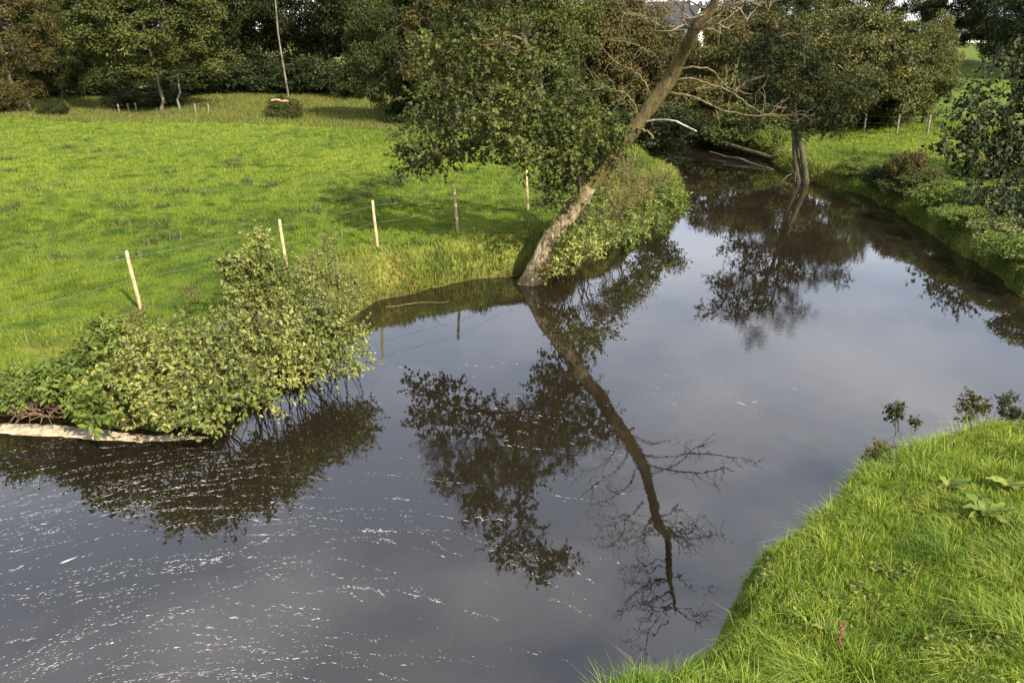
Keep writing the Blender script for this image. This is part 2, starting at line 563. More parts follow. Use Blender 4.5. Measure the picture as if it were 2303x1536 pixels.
RIVER = closed_spline(outline, 5)


def river_sd(x, y):
    """Signed distance to the waterline, positive on land."""
    x, y = np.asarray(x, float).ravel(), np.asarray(y, float).ravel()
    best = np.full(x.shape, 1e9)
    inside = np.zeros(x.shape, bool)
    A, B = RIVER, np.roll(RIVER, -1, 0)
    for (ax, ay), (bx, by) in zip(A, B):
        dx, dy = bx - ax, by - ay
        t = np.clip(((x - ax) * dx + (y - ay) * dy) / (dx * dx + dy * dy + 1e-12), 0, 1)
        best = np.minimum(best, (x - ax - t * dx) ** 2 + (y - ay - t * dy) ** 2)
        c = ((ay > y) != (by > y))
        xi = ax + (y - ay) * dx / (dy if abs(dy) > 1e-12 else 1e-12)
        inside ^= c & (x < xi)
    s = np.sqrt(best)
    return np.where(inside, -s, s)


def fold_line(x):
    """Where the bright meadow drops to the rough ground behind it."""
    return 47.0 - np.clip((x + 29) * 0.22, -3, 7) + 0.7 * np.sin(x * 0.35)


def terrain(x, y, sd):
    near = smooth01((12.5 - y) / 3.0) * smooth01((x + 2.5) / 2.0)
    right = smooth01((x - 9) / 3) * smooth01((y - 13) / 2)
    top = 0.92 + 0.42 * near - 0.3 * right
    sd = sd + 0.22 * vnoise(x * 0.8, y * 0.8, 11) * (1 - 0.4 * near) + 0.12 * vnoise(x * 2.4, y * 2.4, 12)
    bank_w = 0.95 - 0.3 * near + 0.3 * right
    t = (sd + 0.30) / bank_w
    prof = smooth01(t)
    z = -0.7 + (top + 0.7) * prof
    land = smooth01((sd - 0.2) / 1.5)
    z = z + land * (0.05 * vnoise(x * 0.35, y * 0.35, 1) + 0.025 * vnoise(x * 1.3, y * 1.3, 2) + 0.015 * vnoise(x * 3.1, y * 3.1, 3))
    z = z + land * near * (0.10 * vnoise(x * 0.9 + 5, y * 0.9, 4) + 0.07 * vnoise(x * 2.1 + 5, y * 2.1, 14) + 0.12 * smooth01((x - 2.5) / 4))
    # rough ground behind the meadow lies lower on the left
    back = smooth01((y - fold_line(x)) / 4.0) * smooth01((4 - x) / 6)
    z = z - back * (0.25 - 0.12 * vnoise(x * 0.25, y * 0.25, 6)) * smooth01((sd) / 2)
    # the valley side rises beyond
    z = z + smooth01((y - 44) / 60) * smooth01((x - 6) / 12) * (0.042 * np.clip(y - 44, 0, 70) - 0.03 * np.clip(y - 125, 0, 80))
    z = z + smooth01((y - 85) / 70) * (0.05 * np.clip(y - 85, 0, 60)) * (1 - smooth01((x - 6) / 12))
    return z


def grow_axis(lo, fine_lo, fine_hi, hi, step, k):
    mid = list(np.arange(fine_lo, fine_hi + 1e-6, step))
    s, v = step, fine_hi
    while v < hi:
        s *= k
        v += s
        mid.append(v)
    s, v = step, fine_lo
    while v > lo:
        s *= k
        v -= s
        mid.insert(0, v)
    return np.array(mid)


GX = grow_axis(-420, -13, 15, 420, 0.16, 1.055)
GY = grow_axis(-60, 2.5, 34, 700, 0.16, 1.045)
gx, gy = np.meshgrid(GX, GY)
gsd = river_sd(gx, gy).reshape(gx.shape)
gz = terrain(gx, gy, gsd)


def lookup(grid, x, y):
    i = np.clip(np.searchsorted(GX, x) - 1, 0, len(GX) - 2)
    j = np.clip(np.searchsorted(GY, y) - 1, 0, len(GY) - 2)
    u = (x - GX[i]) / (GX[i + 1] - GX[i])
    v = (y - GY[j]) / (GY[j + 1] - GY[j])
    return (grid[j, i] * (1 - u) + grid[j, i + 1] * u) * (1 - v) + (grid[j + 1, i] * (1 - u) + grid[j + 1, i + 1] * u) * v


def ground_z(x, y):
    return lookup(gz, np.asarray(x, float), np.asarray(y, float))


def ground_sd(x, y):
    return lookup(gsd, np.asarray(x, float), np.asarray(y, float))


def on_ground(px, py, z0=0.9):
    """Where the photo's pixel meets the ground."""
    d = ray(px, py)
    t = np.concatenate([np.linspace(1, 60, 3000), np.linspace(60.05, 260, 2000)]) / d[1]
    P = np.array([0, 0, CAM_H]) + d * t[:, None]
    hit = np.nonzero(P[:, 2] < ground_z(P[:, 0], P[:, 1]))[0]
    q = P[hit[0]] if len(hit) else at_z(px, py, z0)
    return np.array([q[0], q[1], float(ground_z(q[0], q[1]))])


def in_view(x, y, z=0.9, margin=60):
    d = y * CP + (CAM_H - z) * SP
    px = CX + FOCAL * x / np.maximum(d, 0.1)
    py = CY + FOCAL * ((CAM_H - z) * CP - y * SP) / np.maximum(d, 0.1)
    return (d > 0.5) & (px > -margin) & (px < 2303 + margin) & (py < 1536 + 2 * margin)


nx, ny = len(GX), len(GY)
ii = (np.arange(ny - 1)[:, None] * nx + np.arange(nx - 1)[None, :]).ravel()
gm = make_mesh('ground', np.stack([gx, gy, gz], -1).reshape(-1, 3), [np.stack([ii, ii + 1, ii + nx + 1, ii + nx], -1)], smooth=True)
mud_a = smooth01((0.24 + 0.16 * vnoise(gx * 2.3, gy * 2.3, 8) - gz) / 0.3)
rough_a = np.maximum(smooth01((gy - fold_line(gx) + 0.8 * vnoise(gx * 0.5, gy * 0.5, 9)) / 1.5) * smooth01((5 - gx) / 3),
                     smooth01((1.6 + 0.6 * vnoise(gx * 1.2, gy * 1.2, 5) - gsd) / 0.8) * (gy > 12))
for nm, arr in (('mud', mud_a), ('rough', rough_a)):
    at = gm.attributes.new(nm, 'FLOAT', 'POINT')
    at.data.foreach_set('value', arr.astype(np.float32).ravel())
tag(obj('ground', gm, M['ground']), 'grassy ground of meadow, banks and valley side', kind='structure')

wx = np.linspace(-60, 40, 41)
wy = np.linspace(-40, 64, 41)
WX, WY = np.meshgrid(wx, wy)
ii = (np.arange(40)[:, None] * 41 + np.arange(40)[None, :]).ravel()
wm = make_mesh('river', np.stack([WX, WY, 0 * WX], -1).reshape(-1, 3), [np.stack([ii, ii + 1, ii + 42, ii + 41], -1)], smooth=True)
tag(obj('river', wm, M['water']), 'still peat-brown river reflecting trees and sky', kind='structure')


# ------------------------------------------------------------------ grass
def scatter(x0, x1, y0, y1, density, g):
    n = int((x1 - x0) * (y1 - y0) * density)
    return g.uniform(x0, x1, n), g.uniform(y0, y1, n)


def grass_at(x, y):
    return np.stack([x, y, ground_z(x, y) - 0.01], -1)


g = np.random.default_rng(3)
# meadow, thinner with distance
parts = []
for (x0, x1, y0, y1, dens) in ((-13, 2, 9.5, 17, 1500), (-17, 5, 17, 24, 900), (-22, 7, 24, 33, 420), (-34, 8, 33, 52, 190), (9.5, 26, 14, 50, 170)):
    x, y = scatter(x0, x1, y0, y1, dens, g)
    keep = in_view(x, y) & (y < fold_line(x) + 1.0 + 20 * (x > 8))
    x, y = x[keep], y[keep]
    sd = ground_sd(x, y)
    keep = sd > 0.55
    x, y = x[keep], y[keep]
    parts.append((x, y))
x = np.concatenate([q[0] for q in parts])
y = np.concatenate([q[1] for q in parts])
tuss = 0.5 + 0.5 * vnoise(x * 1.7, y * 1.1, 21)
fine = 0.5 + 0.5 * vnoise(x * 5.5, y * 5.5, 22)
H = (0.035 + 0.13 * tuss * fine + 0.02 * g.random(len(x))) * (1 + 0.012 * np.maximum(y - 15, 0))
W = 0.008 + 0.0009 * np.maximum(y - 8, 0)
shade_pat = vnoise(x * 1.1, y * 0.9, 23) * 0.6 + vnoise(x * 2.6, y * 2.0, 24) * 0.4
t = np.clip(0.42 + 0.45 * g.random(len(x)) + 0.3 * (fine - 0.5) - 0.32 * smooth01((shade_pat - 0.05) / 0.5) - 0.4 * smooth01((vnoise(x * 4.2, y * 2.6, 26) - 0.15) / 0.4) + 0.25 * vnoise(x * 0.15, y * 0.15, 25), 0, 1)  # clump shading painted into the tint as dark ripples, along with coarser dark grass
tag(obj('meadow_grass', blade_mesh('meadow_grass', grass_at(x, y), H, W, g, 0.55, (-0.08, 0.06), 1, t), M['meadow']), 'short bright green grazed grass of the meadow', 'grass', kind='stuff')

# rough grass behind the meadow
x, y = scatter(-40, 8, 38, 72, 90, g)
keep = in_view(x, y) & (y > fold_line(x) - 0.5) & (ground_sd(x, y) > 0.5)
x, y = x[keep], y[keep]
H = 0.14 + 0.28 * g.random(len(x)) * (0.5 + 0.5 * vnoise(x * 0.6, y * 0.6, 31))
tag(obj('rough_grass', blade_mesh('rough_grass', grass_at(x, y), H, 0.03 + 0.03 * g.random(len(x)), g, 0.5, (0, 0), 1), M['rough']), 'olive rough grass between meadow and wood', 'grass', kind='stuff')

# tall fringe along the waterlines
x, y = scatter(-11, 16, 9, 47, 330, g)
x2, y2 = scatter(-11, 16, 9, 47, 900, g)
k2 = np.abs(ground_sd(x2, y2) - 0.15) < 0.38
x, y = np.concatenate([x, x2[k2]]), np.concatenate([y, y2[k2]])
sd = ground_sd(x, y)
gzz = ground_z(x, y)
keep = (gzz > 0.0) & (sd < 1.25 + 0.5 * vnoise(x * 0.9, y * 0.9, 41)) & in_view(x, y) & ~((y < 12.8) & (x > 1))
x, y, sd = x[keep], y[keep], sd[keep]
lum = smooth01(0.5 + 0.9 * vnoise(x * 1.3, y * 1.3, 42))
H = (0.11 + 0.33 * g.random(len(x)) * lum) * (1 - 0.4 * smooth01((sd - 0.6) / 0.7))
W = 0.010 + 0.0010 * np.maximum(y - 9, 0)
e_ = 0.15
gxn = ground_sd(x + e_, y) - ground_sd(x - e_, y)
gyn = ground_sd(x, y + e_) - ground_sd(x, y - e_)
gl = np.hypot(gxn, gyn) + 1e-6
over = 0.75 * smooth01((0.55 - sd) / 0.5)
tag(obj('fringe_grass', blade_mesh('fringe_grass', grass_at(x, y), H, W, g, 0.6, (0.04 - gxn / gl * over, -0.05 - gyn / gl * over), 2, np.clip(g.random(len(x)) * 0.75 + 0.12 + 0.3 * vnoise(x * 0.9, y * 0.9, 43), 0, 1)), M['fringe']), 'tall yellow-green grass fringing the river banks', 'grass', kind='stuff')

# near bank
x, y = scatter(-0.6, 8.5, 2.6, 10.6, 2600, g)          # short undergrowth of grass
keep = (ground_sd(x, y) > 0.0) & in_view(x, y, 1.35, 200)
x, y = x[keep], y[keep]
n = len(x)
fill = (x, y, g.uniform(0.05, 0.12, n), g.uniform(0.004, 0.008, n), np.clip(g.random(n) * 0.7 + 0.15 * vnoise(x * 0.8, y * 0.8, 53), 0, 1), np.zeros(n), np.zeros(n))
cx_, cy_ = scatter(-0.6, 8.5, 2.6, 10.6, 60, g)         # tussocks whose blades splay from their middle
keep = (ground_sd(cx_, cy_) > 0.03) & in_view(cx_, cy_, 1.35, 200)
cx_, cy_ = cx_[keep], cy_[keep]
big = np.exp(g.normal(size=len(cx_)) * 0.28) * (1.0 + 0.35 * vnoise(cx_ * 0.9, cy_ * 0.9, 52))
nb = np.maximum(26, 78 * big).astype(int)
k_ = np.repeat(np.arange(len(cx_)), nb)
n = len(k_)
off = g.normal(size=(n, 2)) * (0.05 * big[k_])[:, None]
x, y = cx_[k_] + off[:, 0], cy_[k_] + off[:, 1]
comb = 2.3 + 2.6 * vnoise(cx_ * 0.7, cy_ * 0.7, 54) + g.normal(size=len(cx_)) * 0.5
amt = g.uniform(0.1, 0.75, len(cx_))
spread = off / (0.05 * big[k_])[:, None] * 0.34
tone = g.normal(size=len(cx_)) * 0.15 + 0.16 * vnoise(cx_ * 0.8, cy_ * 0.8, 55)
tus = (x, y, big[k_] * g.uniform(0.07, 0.165, n), g.uniform(0.004, 0.0082, n), np.clip(0.18 + 0.62 * g.random(n) + tone[k_], 0, 1),
       spread[:, 0] + np.cos(comb)[k_] * amt[k_], spread[:, 1] + np.sin(comb)[k_] * amt[k_])
x, y, H, W, t, lx, ly = (np.concatenate([p_, q_]) for p_, q_ in zip(fill, tus))
keep = ground_sd(x, y) > -0.05
x, y, H, W, t, lx, ly = (q_[keep] for q_ in (x, y, H, W, t, lx, ly))
tag(obj('bank_grass', blade_mesh('bank_grass', grass_at(x, y), H, W, g, 0.3, (lx, ly), 2, t), M['lush']), 'lush bright green grass on the near bank', 'grass', kind='stuff')

# mixed small weeds and dead stalks in the near bank grass
x, y = scatter(0.0, 8.5, 2.8, 10.4, 260, g)
pt = vnoise(x * 1.5, y * 1.5, 61) + 0.5 * vnoise(x * 4, y * 4, 62)
keep = (ground_sd(x, y) > 0.15) & in_view(x, y, 1.35, 150) & (pt > 0.62)
x, y = x[keep], y[keep]
P = grass_at(np.repeat(x, 5), np.repeat(y, 5))
n = len(P)
P[:, :2] += g.normal(size=(n, 2)) * 0.02
P[:, 2] += g.uniform(0.03, 0.11, n)
a = g.uniform(0, 6.28, n)
A = np.stack([np.cos(a), np.sin(a), g.normal(size=n) * 0.3], -1)
N = unit(np.array([0, 0, 1.0]) + g.normal(size=(n, 3)) * 0.4)
tag(obj('bank_weeds', leaf_mesh('bank_weeds', (P, A, N, g.uniform(0.02, 0.05, n), g.random(n)), 0.65, True), M['herb']), 'small broad-leaved weeds mixed into the near bank grass', 'weeds', kind='stuff')
x, y = scatter(0.0, 8.5, 2.8, 10.4, 26, g)
keep = (ground_sd(x, y) > 0.1) & in_view(x, y, 1.35, 150)
x, y = x[keep], y[keep]
tag(obj('dead_stalks', blade_mesh('dead_stalks', grass_at(x, y), g.uniform(0.2, 0.42, len(x)), np.full(len(x), 0.005), g, 0.5, (0, 0), 2, np.full(len(x), 1.0)), M['rough']), 'dry straw stalks in the near bank grass', 'grass', kind='stuff')


# ------------------------------------------------------------------ the leaning alder
def sweep(px_pts, ys, n):
    return spline([at_y(px, py, yy) for (px, py), yy in zip(px_pts, ys)], n)


def add_branch(parent, pts, r0, r1, mat, sides=6, name='branch', label=None):
    tb = Tubes()
    tb.add(pts, np.linspace(r0, r1, len(pts)), sides)
    o = obj(name, tb.mesh(name), mat, parent)
    if label:
        o['label'] = label
    return o


def wander(a, b, n, amp, g, sag=0.0):
    t = np.linspace(0, 1, n)[:, None]
    p = a + (b - a) * t
    w = np.cumsum(g.normal(size=(n, 3)), 0) * amp / math.sqrt(n)
    w -= w[0] + (w[-1] - w[0]) * t
    p = p + w * np.linalg.norm(b - a)
    p[:, 2] += sag * 4 * (t * (1 - t))[:, 0]
    return p


g = np.random.default_rng(5)
leaner = thing('leaning_alder', 'leaning half-bare alder with mossy trunk slanting over the river', 'tree')
tr_pts = np.array([at_y(1176, 672, 18.6), at_y(1205, 600, 18.5), at_y(1240, 535, 18.45), at_y(1300, 455, 18.4), at_y(1365, 372, 18.3), at_y(1428, 285, 18.2), at_y(1488, 205, 18.05),
                   at_y(1528, 132, 17.7), at_y(1566, 62, 17.0), at_y(1608, 2, 16.7), [3.93, 16.3, 6.95], [4.02, 16.1, 7.45], [4.1, 16.0, 7.85]])
trunk_c = spline(tr_pts, 60)
trunk_c[3:-2] += np.stack([0.03 * vnoise(np.arange(55) * 0.35, np.zeros(55), 71), 0.05 * vnoise(np.arange(55) * 0.3, np.zeros(55), 72), 0.03 * vnoise(np.arange(55) * 0.35, np.zeros(55), 73)], -1)
rad = np.interp(np.linspace(0, 1, 60), [0, 0.06, 0.16, 0.35, 0.5, 0.66, 0.8, 0.92, 1], [0.36, 0.24, 0.195, 0.175, 0.155, 0.115, 0.075, 0.04, 0.015])
tb = Tubes()
low = 17
tb.add(trunk_c[:low + 1], rad[:low + 1], 14, 0.10, g)
obj('trunk', tb.mesh('trunk'), M['pale_bark'], leaner)['label'] = 'pale flaking lower trunk'
tb = Tubes()
tb.add(trunk_c[low:], rad[low:], 12, 0.09, g)
obj('trunk', tb.mesh('trunk'), M['moss_bark'], leaner)['label'] = 'moss-covered bare upper trunk'
dead = [
    ([(1490, 212), (1530, 210), (1580, 229), (1630, 251), (1690, 262), (1735, 258), (1768, 263)], (18.05, 17.9, 17.7, 17.5, 17.3, 17.2, 17.1), 0.055, 0.012),
    ([(1510, 178), (1560, 179), (1600, 192), (1635, 202), (1668, 226), (1712, 254), (1745, 262)], (18.0, 17.8, 17.5, 17.3, 17.0, 16.8, 16.6), 0.055, 0.012),
    ([(1518, 158), (1560, 150), (1600, 158), (1624, 186), (1652, 204), (1690, 212)], (17.9, 18.1, 18.3, 18.4, 18.5, 18.6), 0.04, 0.01),
    ([(1466, 232), (1452, 190), (1425, 160), (1390, 142), (1370, 128)], (18.1, 18.0, 17.8, 17.7, 17.6), 0.04, 0.01),
    ([(1434, 262), (1425, 232), (1400, 207), (1362, 198), (1332, 203)], (18.2, 17.9, 17.6, 17.5, 17.4), 0.04, 0.012),
    ([(1490, 170), (1478, 130), (1450, 112), (1420, 98), (1360, 90)], (18.0, 17.8, 17.6, 17.5, 17.4), 0.04, 0.01),
    ([(1522, 90), (1500, 72), (1470, 50), (1430, 34), (1400, 28)], (17.5, 17.3, 17.2, 17.1, 17.0), 0.04, 0.01),
    ([(1548, 80), (1600, 46), (1625, 28), (1650, 18), (1680, 2)], (17.1, 16.9, 16.8, 16.7, 16.6), 0.06, 0.015),
    ([(1550, 66), (1537, 48), (1535, 30), (1540, 8), (1552, -20)], (17.1, 17.0, 16.9, 16.8, 16.7), 0.05, 0.012),
    ([(1445, 275), (1480, 270), (1515, 272), (1540, 283), (1566, 296)], (18.15, 17.9, 17.6, 17.5, 17.4), 0.045, 0.028),
    ([(1425, 292), (1445, 292), (1462, 303), (1470, 312)], (18.1, 17.9, 17.8, 17.7), 0.05, 0.03),
]
for k, (pp, yy, r0, r1) in enumerate(dead):
    pts = sweep(pp, yy, 22)
    pts[1:-1] += g.normal(size=(20, 3)) * (0.003 if k == 9 else 0.012)
    o = add_branch(leaner, pts, r0 * 0.58, r1 * 0.6, M['bleached'] if k == 9 else M['dead_wood'])
    if k == 9:
        o['label'] = 'bleached snapped branch stub'
    # side twigs
    if k < 9:
        tw = Tubes()
        for q in range(11):
            i = int(g.integers(7, 21))
            d = unit(np.array([g.normal() * 0.8 + (0.5 if k in (0, 1, 2, 7) else -0.5), g.normal() * 0.6, g.normal() * 0.7 + 0.25]))
            e = pts[i] + d * g.uniform(0.25, 0.7)
            w = wander(pts[i], e, 7, 0.16, g)
            tw.add(w, np.linspace(0.008, 0.003, 7), 4)
            e2 = w[4] + unit(d + g.normal(size=3) * 0.7) * g.uniform(0.12, 0.3)
            tw.add(wander(w[4], e2, 4, 0.1, g), np.linspace(0.006, 0.003, 4), 3)
        obj('twigs', tw.mesh('twigs'), M['dead_wood'], o)['kind'] = 'stuff'
# bare limbs above the frame, seen in the water
for i in range(28):
    s = g.uniform(0.66, 0.99)
    a = trunk_c[int(s * 59)]
    sgn = -1 if i % 3 else 1
    L = g.uniform(0.7, 2.3) * (1.45 - 0.8 * s)
    b = a + np.array([sgn * L * 0.85, g.normal() * 0.4, L * g.uniform(0.0, 0.55)])
    w = wander(a, b, 12, 0.22, g, 0.05)
    o = add_branch(leaner, w, 0.024 * (1.4 - s * 0.7), 0.005, M['grey_bark'], 5)
    tw = Tubes()
    for q in range(10):
        j = int(g.integers(4, 12))
        e = w[j] + unit(np.array([sgn * 0.6, 0, 0.3]) + g.normal(size=3) * 0.7) * g.uniform(0.15, 0.5)
        tw.add(wander(w[j], e, 6, 0.18, g), np.linspace(0.008, 0.003, 6), 3)
    obj('twigs', tw.mesh('twigs'), M['twig'], o)['kind'] = 'stuff'

# leafy half: second leader and clumps left of the trunk   (x, z, radius)
clumps = [(-2.35, 2.75, .38), (-2.0, 3.05, .42), (-1.55, 2.95, .40), (-1.15, 3.35, .50), (-0.6, 3.15, .48), (-0.2, 3.6, .60), (0.3, 3.2, .55), (0.75, 3.55, .60), (1.2, 3.15, .55), (0.9, 2.75, .45),
          (1.35, 2.55, .45), (0.75, 2.25, .38), (1.15, 2.0, .34), (1.55, 2.1, .33), (1.7, 2.85, .42), (1.9, 3.5, .45), (2.2, 3.2, .36), (2.5, 3.75, .34), (0.35, 4.1, .5), (1.2, 4.1, .5), (-0.6, 4.0, .5),
          (-1.95, 4.9, .36), (-1.65, 5.35, .45), (-1.25, 5.9, .5), (-0.85, 6.4, .5), (-0.3, 6.9, .48), (0.1, 6.2, .42), (-0.55, 5.4, .42), (-1.0, 5.0, .36), (0.25, 7.3, .40), (0.9, 7.6, .36),
          (1.15, 8.1, .36), (0.75, 8.35, .30), (1.6, 7.9, .28), (0.35, 5.5, .32), (0.6, 6.6, .3), (-1.45, 4.3, .34), (-2.1, 4.2, .34), (-1.9, 3.6, .36), (-1.0, 4.5, .42), (-0.2, 4.9, .42), (0.5, 5.0, .42), (1.05, 4.8, .42), (1.65, 4.4, .40), (-2.3, 3.4, .3), (0.1, 4.5, .4), (-0.9, 5.6, .4)]
cc, cr = [], []
for (cx_, cz_, r_) in clumps:
    cc.append([cx_, 18.3 + g.normal() * 0.45, cz_])
    cr.append(r_)
cc, cr = np.array(cc), np.array(cr)
leader = spline([trunk_c[16], [1.35, 18.5, 3.0], [0.75, 18.6, 4.3], [0.25, 18.5, 5.6], [0.25, 18.4, 6.9], [0.75, 18.3, 8.0]], 30)
tb = Tubes()
tb.add(leader, np.linspace(0.09, 0.02, 30), 9, 0.04, g)
obj('leader', tb.mesh('leader'), M['grey_bark'], leaner)
low_limb = spline([trunk_c[18], [1.2, 18.4, 2.9], [0.2, 18.2, 3.3], [-0.9, 18.2, 3.3], [-2.1, 18.3, 2.95]], 24)
tb = Tubes()
tb.add(low_limb, np.linspace(0.085, 0.015, 24), 7, 0.04, g)
obj('limb', tb.mesh('limb'), M['moss_bark'], leaner)
src = np.concatenate([leader[3:], low_limb[2:], trunk_c[16:26]])
for c_ in cc:
    d = np.linalg.norm(src - c_, axis=1) + 2.0 * np.maximum(src[:, 2] - c_[2], 0)
    a = src[int(np.argmin(d))]
    add_branch(leaner, wander(a, c_, 8, 0.12, g, -0.04), 0.030, 0.010, M['twig'], 5)
lv, st = sprig_leaves(cc + np.array([0, 0, 0.12]), cr * 1.1, 44, 11, 0.085, 0.36, g, 0.9, 0.05, 0.3, 0.55)
tw = Tubes()
for i in range(0, len(st[0]), 2):
    tw.add(np.stack([st[0][i], st[1][i]]), np.array([0.004, 0.002]), 3)
obj('twigs', tw.mesh('twigs'), M['twig'], leaner)['kind'] = 'stuff'
o = obj('crown', leaf_mesh('crown', lv, 0.80, True), M['alder'], leaner)
# basal leaves and ivy by the trunk foot handled as shrubs below

# ------------------------------------------------------------------ second riverside tree
g = np.random.default_rng(8)
two = thing('riverside_tree', 'thin twin-stemmed dark tree rooted at the water on the far bank', 'tree')
b0 = at_z(1800, 403, 0.25)
b0[1] += 0.35
Y2 = b0[1]
stem_a = spline([at_y(1814, 414, Y2), at_y(1807, 360, Y2), at_y(1796, 300, Y2), at_y(1788, 250, Y2), at_y(1780, 190, Y2 - .2), at_y(1766, 140, Y2 - .3), at_y(1752, 90, Y2 - .4), at_y(1740, 40, Y2 - .5)], 40)
stem_b = spline([at_y(1798, 412, Y2 + .2), at_y(1790, 360, Y2 + .2), at_y(1788, 300, Y2 + .2), at_y(1796, 240, Y2 + .3), at_y(1806, 170, Y2 + .5), at_y(1812, 60, Y2 + .7)], 40)
for s_, r_, mt in ((stem_a, 0.125, 'dark_bark'), (stem_b, 0.15, 'dark_bark')):
    tb = Tubes()
    tb.add(s_, np.linspace(r_, 0.025, 40), 9, 0.05, g)
    obj('trunk', tb.mesh('trunk'), M[mt], two)
cc, cr = [], []
for i in range(46):
    a = (stem_a if i % 2 else stem_b)[int(g.integers(14, 39))]
    ang = g.uniform(0, 2 * np.pi)
    L = g.uniform(0.5, 2.6)
    b = a + np.array([math.cos(ang) * L, math.sin(ang) * L * 0.7, g.uniform(-0.35, 0.7) * L * 0.6])
    b[2] = max(b[2], 2.2)
    add_branch(two, wander(a, b, 8, 0.15, g), 0.03, 0.008, M['twig'], 5)
    cc += [b, a + (b - a) * 0.7]
    cr += [g.uniform(0.28, 0.5), 0.28]
lv, st = sprig_leaves(cc, cr, 24, 8, 0.10, 0.38, g, 0.8, 0.1, 0.3, 0.5)
obj('crown', leaf_mesh('crown', lv, 0.75), M['wood'], two)
rt = Tubes()
for i in range(10):
    a = b0 + np.array([g.normal() * 0.25, 0.2 + g.normal() * 0.1, 0.2])
    rt.add(wander(a, a + np.array([g.normal() * 0.4, -0.3, -0.45]), 6, 0.15, g), np.linspace(0.035, 0.012, 6), 5)
obj('roots', rt.mesh('roots'), M['dark_bark'], two)


# ------------------------------------------------------------------ background trees
def crown_mesh(name, rx, rz, z0, n_clumps, per, size, clump_r, seed, lobes=5, aspect=0.7, hollow=0.35):
    """An uneven crown: clumps on the skin of a lobed body, x-y radius rx, half height rz, bottom at z0."""
    g = np.random.default_rng(seed)
    d = rand_dirs(n_clumps, g)
    ld = rand_dirs(lobes * 3, g)
    bump = np.max(np.clip(d @ ld.T, 0, 1) ** 6, axis=1)
    r = (0.72 + 0.34 * bump) * (hollow + (1 - hollow) * g.random(n_clumps) ** 0.4)
    taper = 1.0 - 0.25 * np.clip(d[:, 2], 0, 1)
    c = d * r[:, None] * np.stack([rx * taper, rx * taper, np.full(n_clumps, rz)], -1)
    c[:, 2] += z0 + rz
    cr = clump_r * g.uniform(0.6, 1.35, n_clumps)
    lv = clump_leaves(c, cr, per, size, g, 0.62, 0.3, 0.5)
    keep = lv[0][:, 2] > 0.15
    return leaf_mesh(name, tuple(q[keep] for q in lv), aspect), c


CROWNS = {}


def crown(key):
    if key not in CROWNS:
        spec = {
            'round1': dict(rx=4.2, rz=3.9, z0=1.0, n_clumps=230, per=190, size=0.155, clump_r=0.62, seed=101),
            'round2': dict(rx=4.4, rz=4.2, z0=0.9, n_clumps=230, per=190, size=0.155, clump_r=0.66, seed=102, lobes=7),
            'tall1': dict(rx=4.4, rz=6.2, z0=0.5, n_clumps=260, per=165, size=0.185, clump_r=0.80, seed=103),
            'tall2': dict(rx=4.2, rz=6.4, z0=0.3, n_clumps=260, per=165, size=0.185, clump_r=0.78, seed=104, lobes=8),
            'wispy': dict(rx=3.4, rz=3.9, z0=0.8, n_clumps=170, per=120, size=0.13, clump_r=0.5, seed=105, hollow=0.2),
            'wide': dict(rx=4.8, rz=3.4, z0=0.5, n_clumps=260, per=190, size=0.145, clump_r=0.62, seed=106, lobes=8),
            'bush': dict(rx=1.7, rz=1.0, z0=0.0, n_clumps=90, per=100, size=0.11, clump_r=0.34, seed=107),
            'bush2': dict(rx=1.6, rz=1.2, z0=-0.1, n_clumps=90, per=100, size=0.11, clump_r=0.34, seed=108, lobes=7),
        }[key]
        me, c = crown_mesh('crown', **spec)
        top = spec['z0'] + 2 * spec['rz']
        CROWNS[key] = (me, c, top)
    return CROWNS[key]


def hang_crown(name, key, mat, parent):
    """A crown sharing its mesh with others of its shape, with its own leaf colour."""
    me = crown(key)[0]
    if not me.materials:
        me.materials.append(M[mat])
    o = obj(name, me, None, parent)
    o.material_slots[0].link = 'OBJECT'
    o.material_slots[0].material = M[mat]
    return o


def trunk_mesh(height, r, c, g, stems=1, n_limb=9):
    tb = Tubes()
    for s in range(stems):
        off = np.array([s * 0.9 - 0.45 * (stems - 1), 0.2 * s, 0])
        top = np.array([g.normal() * 0.3, g.normal() * 0.3, height * 0.85]) + off * 1.4
        w = wander(off + np.array([0, 0, -0.3]), top, 14, 0.05, g)
        tb.add(w, r * np.linspace(1, 0.15, 14) * (1.35 if s == 0 else 0.8), 7, 0.05, g)
        for i in range(n_limb):
            a = w[int(g.integers(4, 13))]
            t_ = c[int(g.integers(0, len(c)))]
            tb.add(wander(a, a + (t_ - a) * 0.75, 8, 0.12, g), np.linspace(r * 0.4, r * 0.08, 8), 5)
    return tb.mesh('trunk')


def bg_tree(name, label, px, y, key, mat, h, width, group=None, trunk='grey_bark', r=0.16, stems=1, seed=0, z_off=0.0, lift=0.0):
    """A tree standing y metres ahead below photo column px, h tall and width across."""
    g = np.random.default_rng(500 + seed)
    z = 0.6
    for _ in range(4):
        x = (px - CX) / FOCAL * (y * CP + (CAM_H - z) * SP)
        z = float(ground_z(x, y))
    me, c, top = crown(key)
    ext = np.percentile(np.abs(c[:, :2]).max(1), 96) + 0.4
    sx = width / (2 * ext)
    t = thing(name, label, 'tree', (x, y, z + z_off), group, g.uniform(0, 6.28), (sx, sx, h / top))
    obj('trunk', trunk_mesh(top * 0.95, r / sx, c, g, stems), M[trunk], t)
    hang_crown('crown', key, mat, t).location.z = lift
    return t


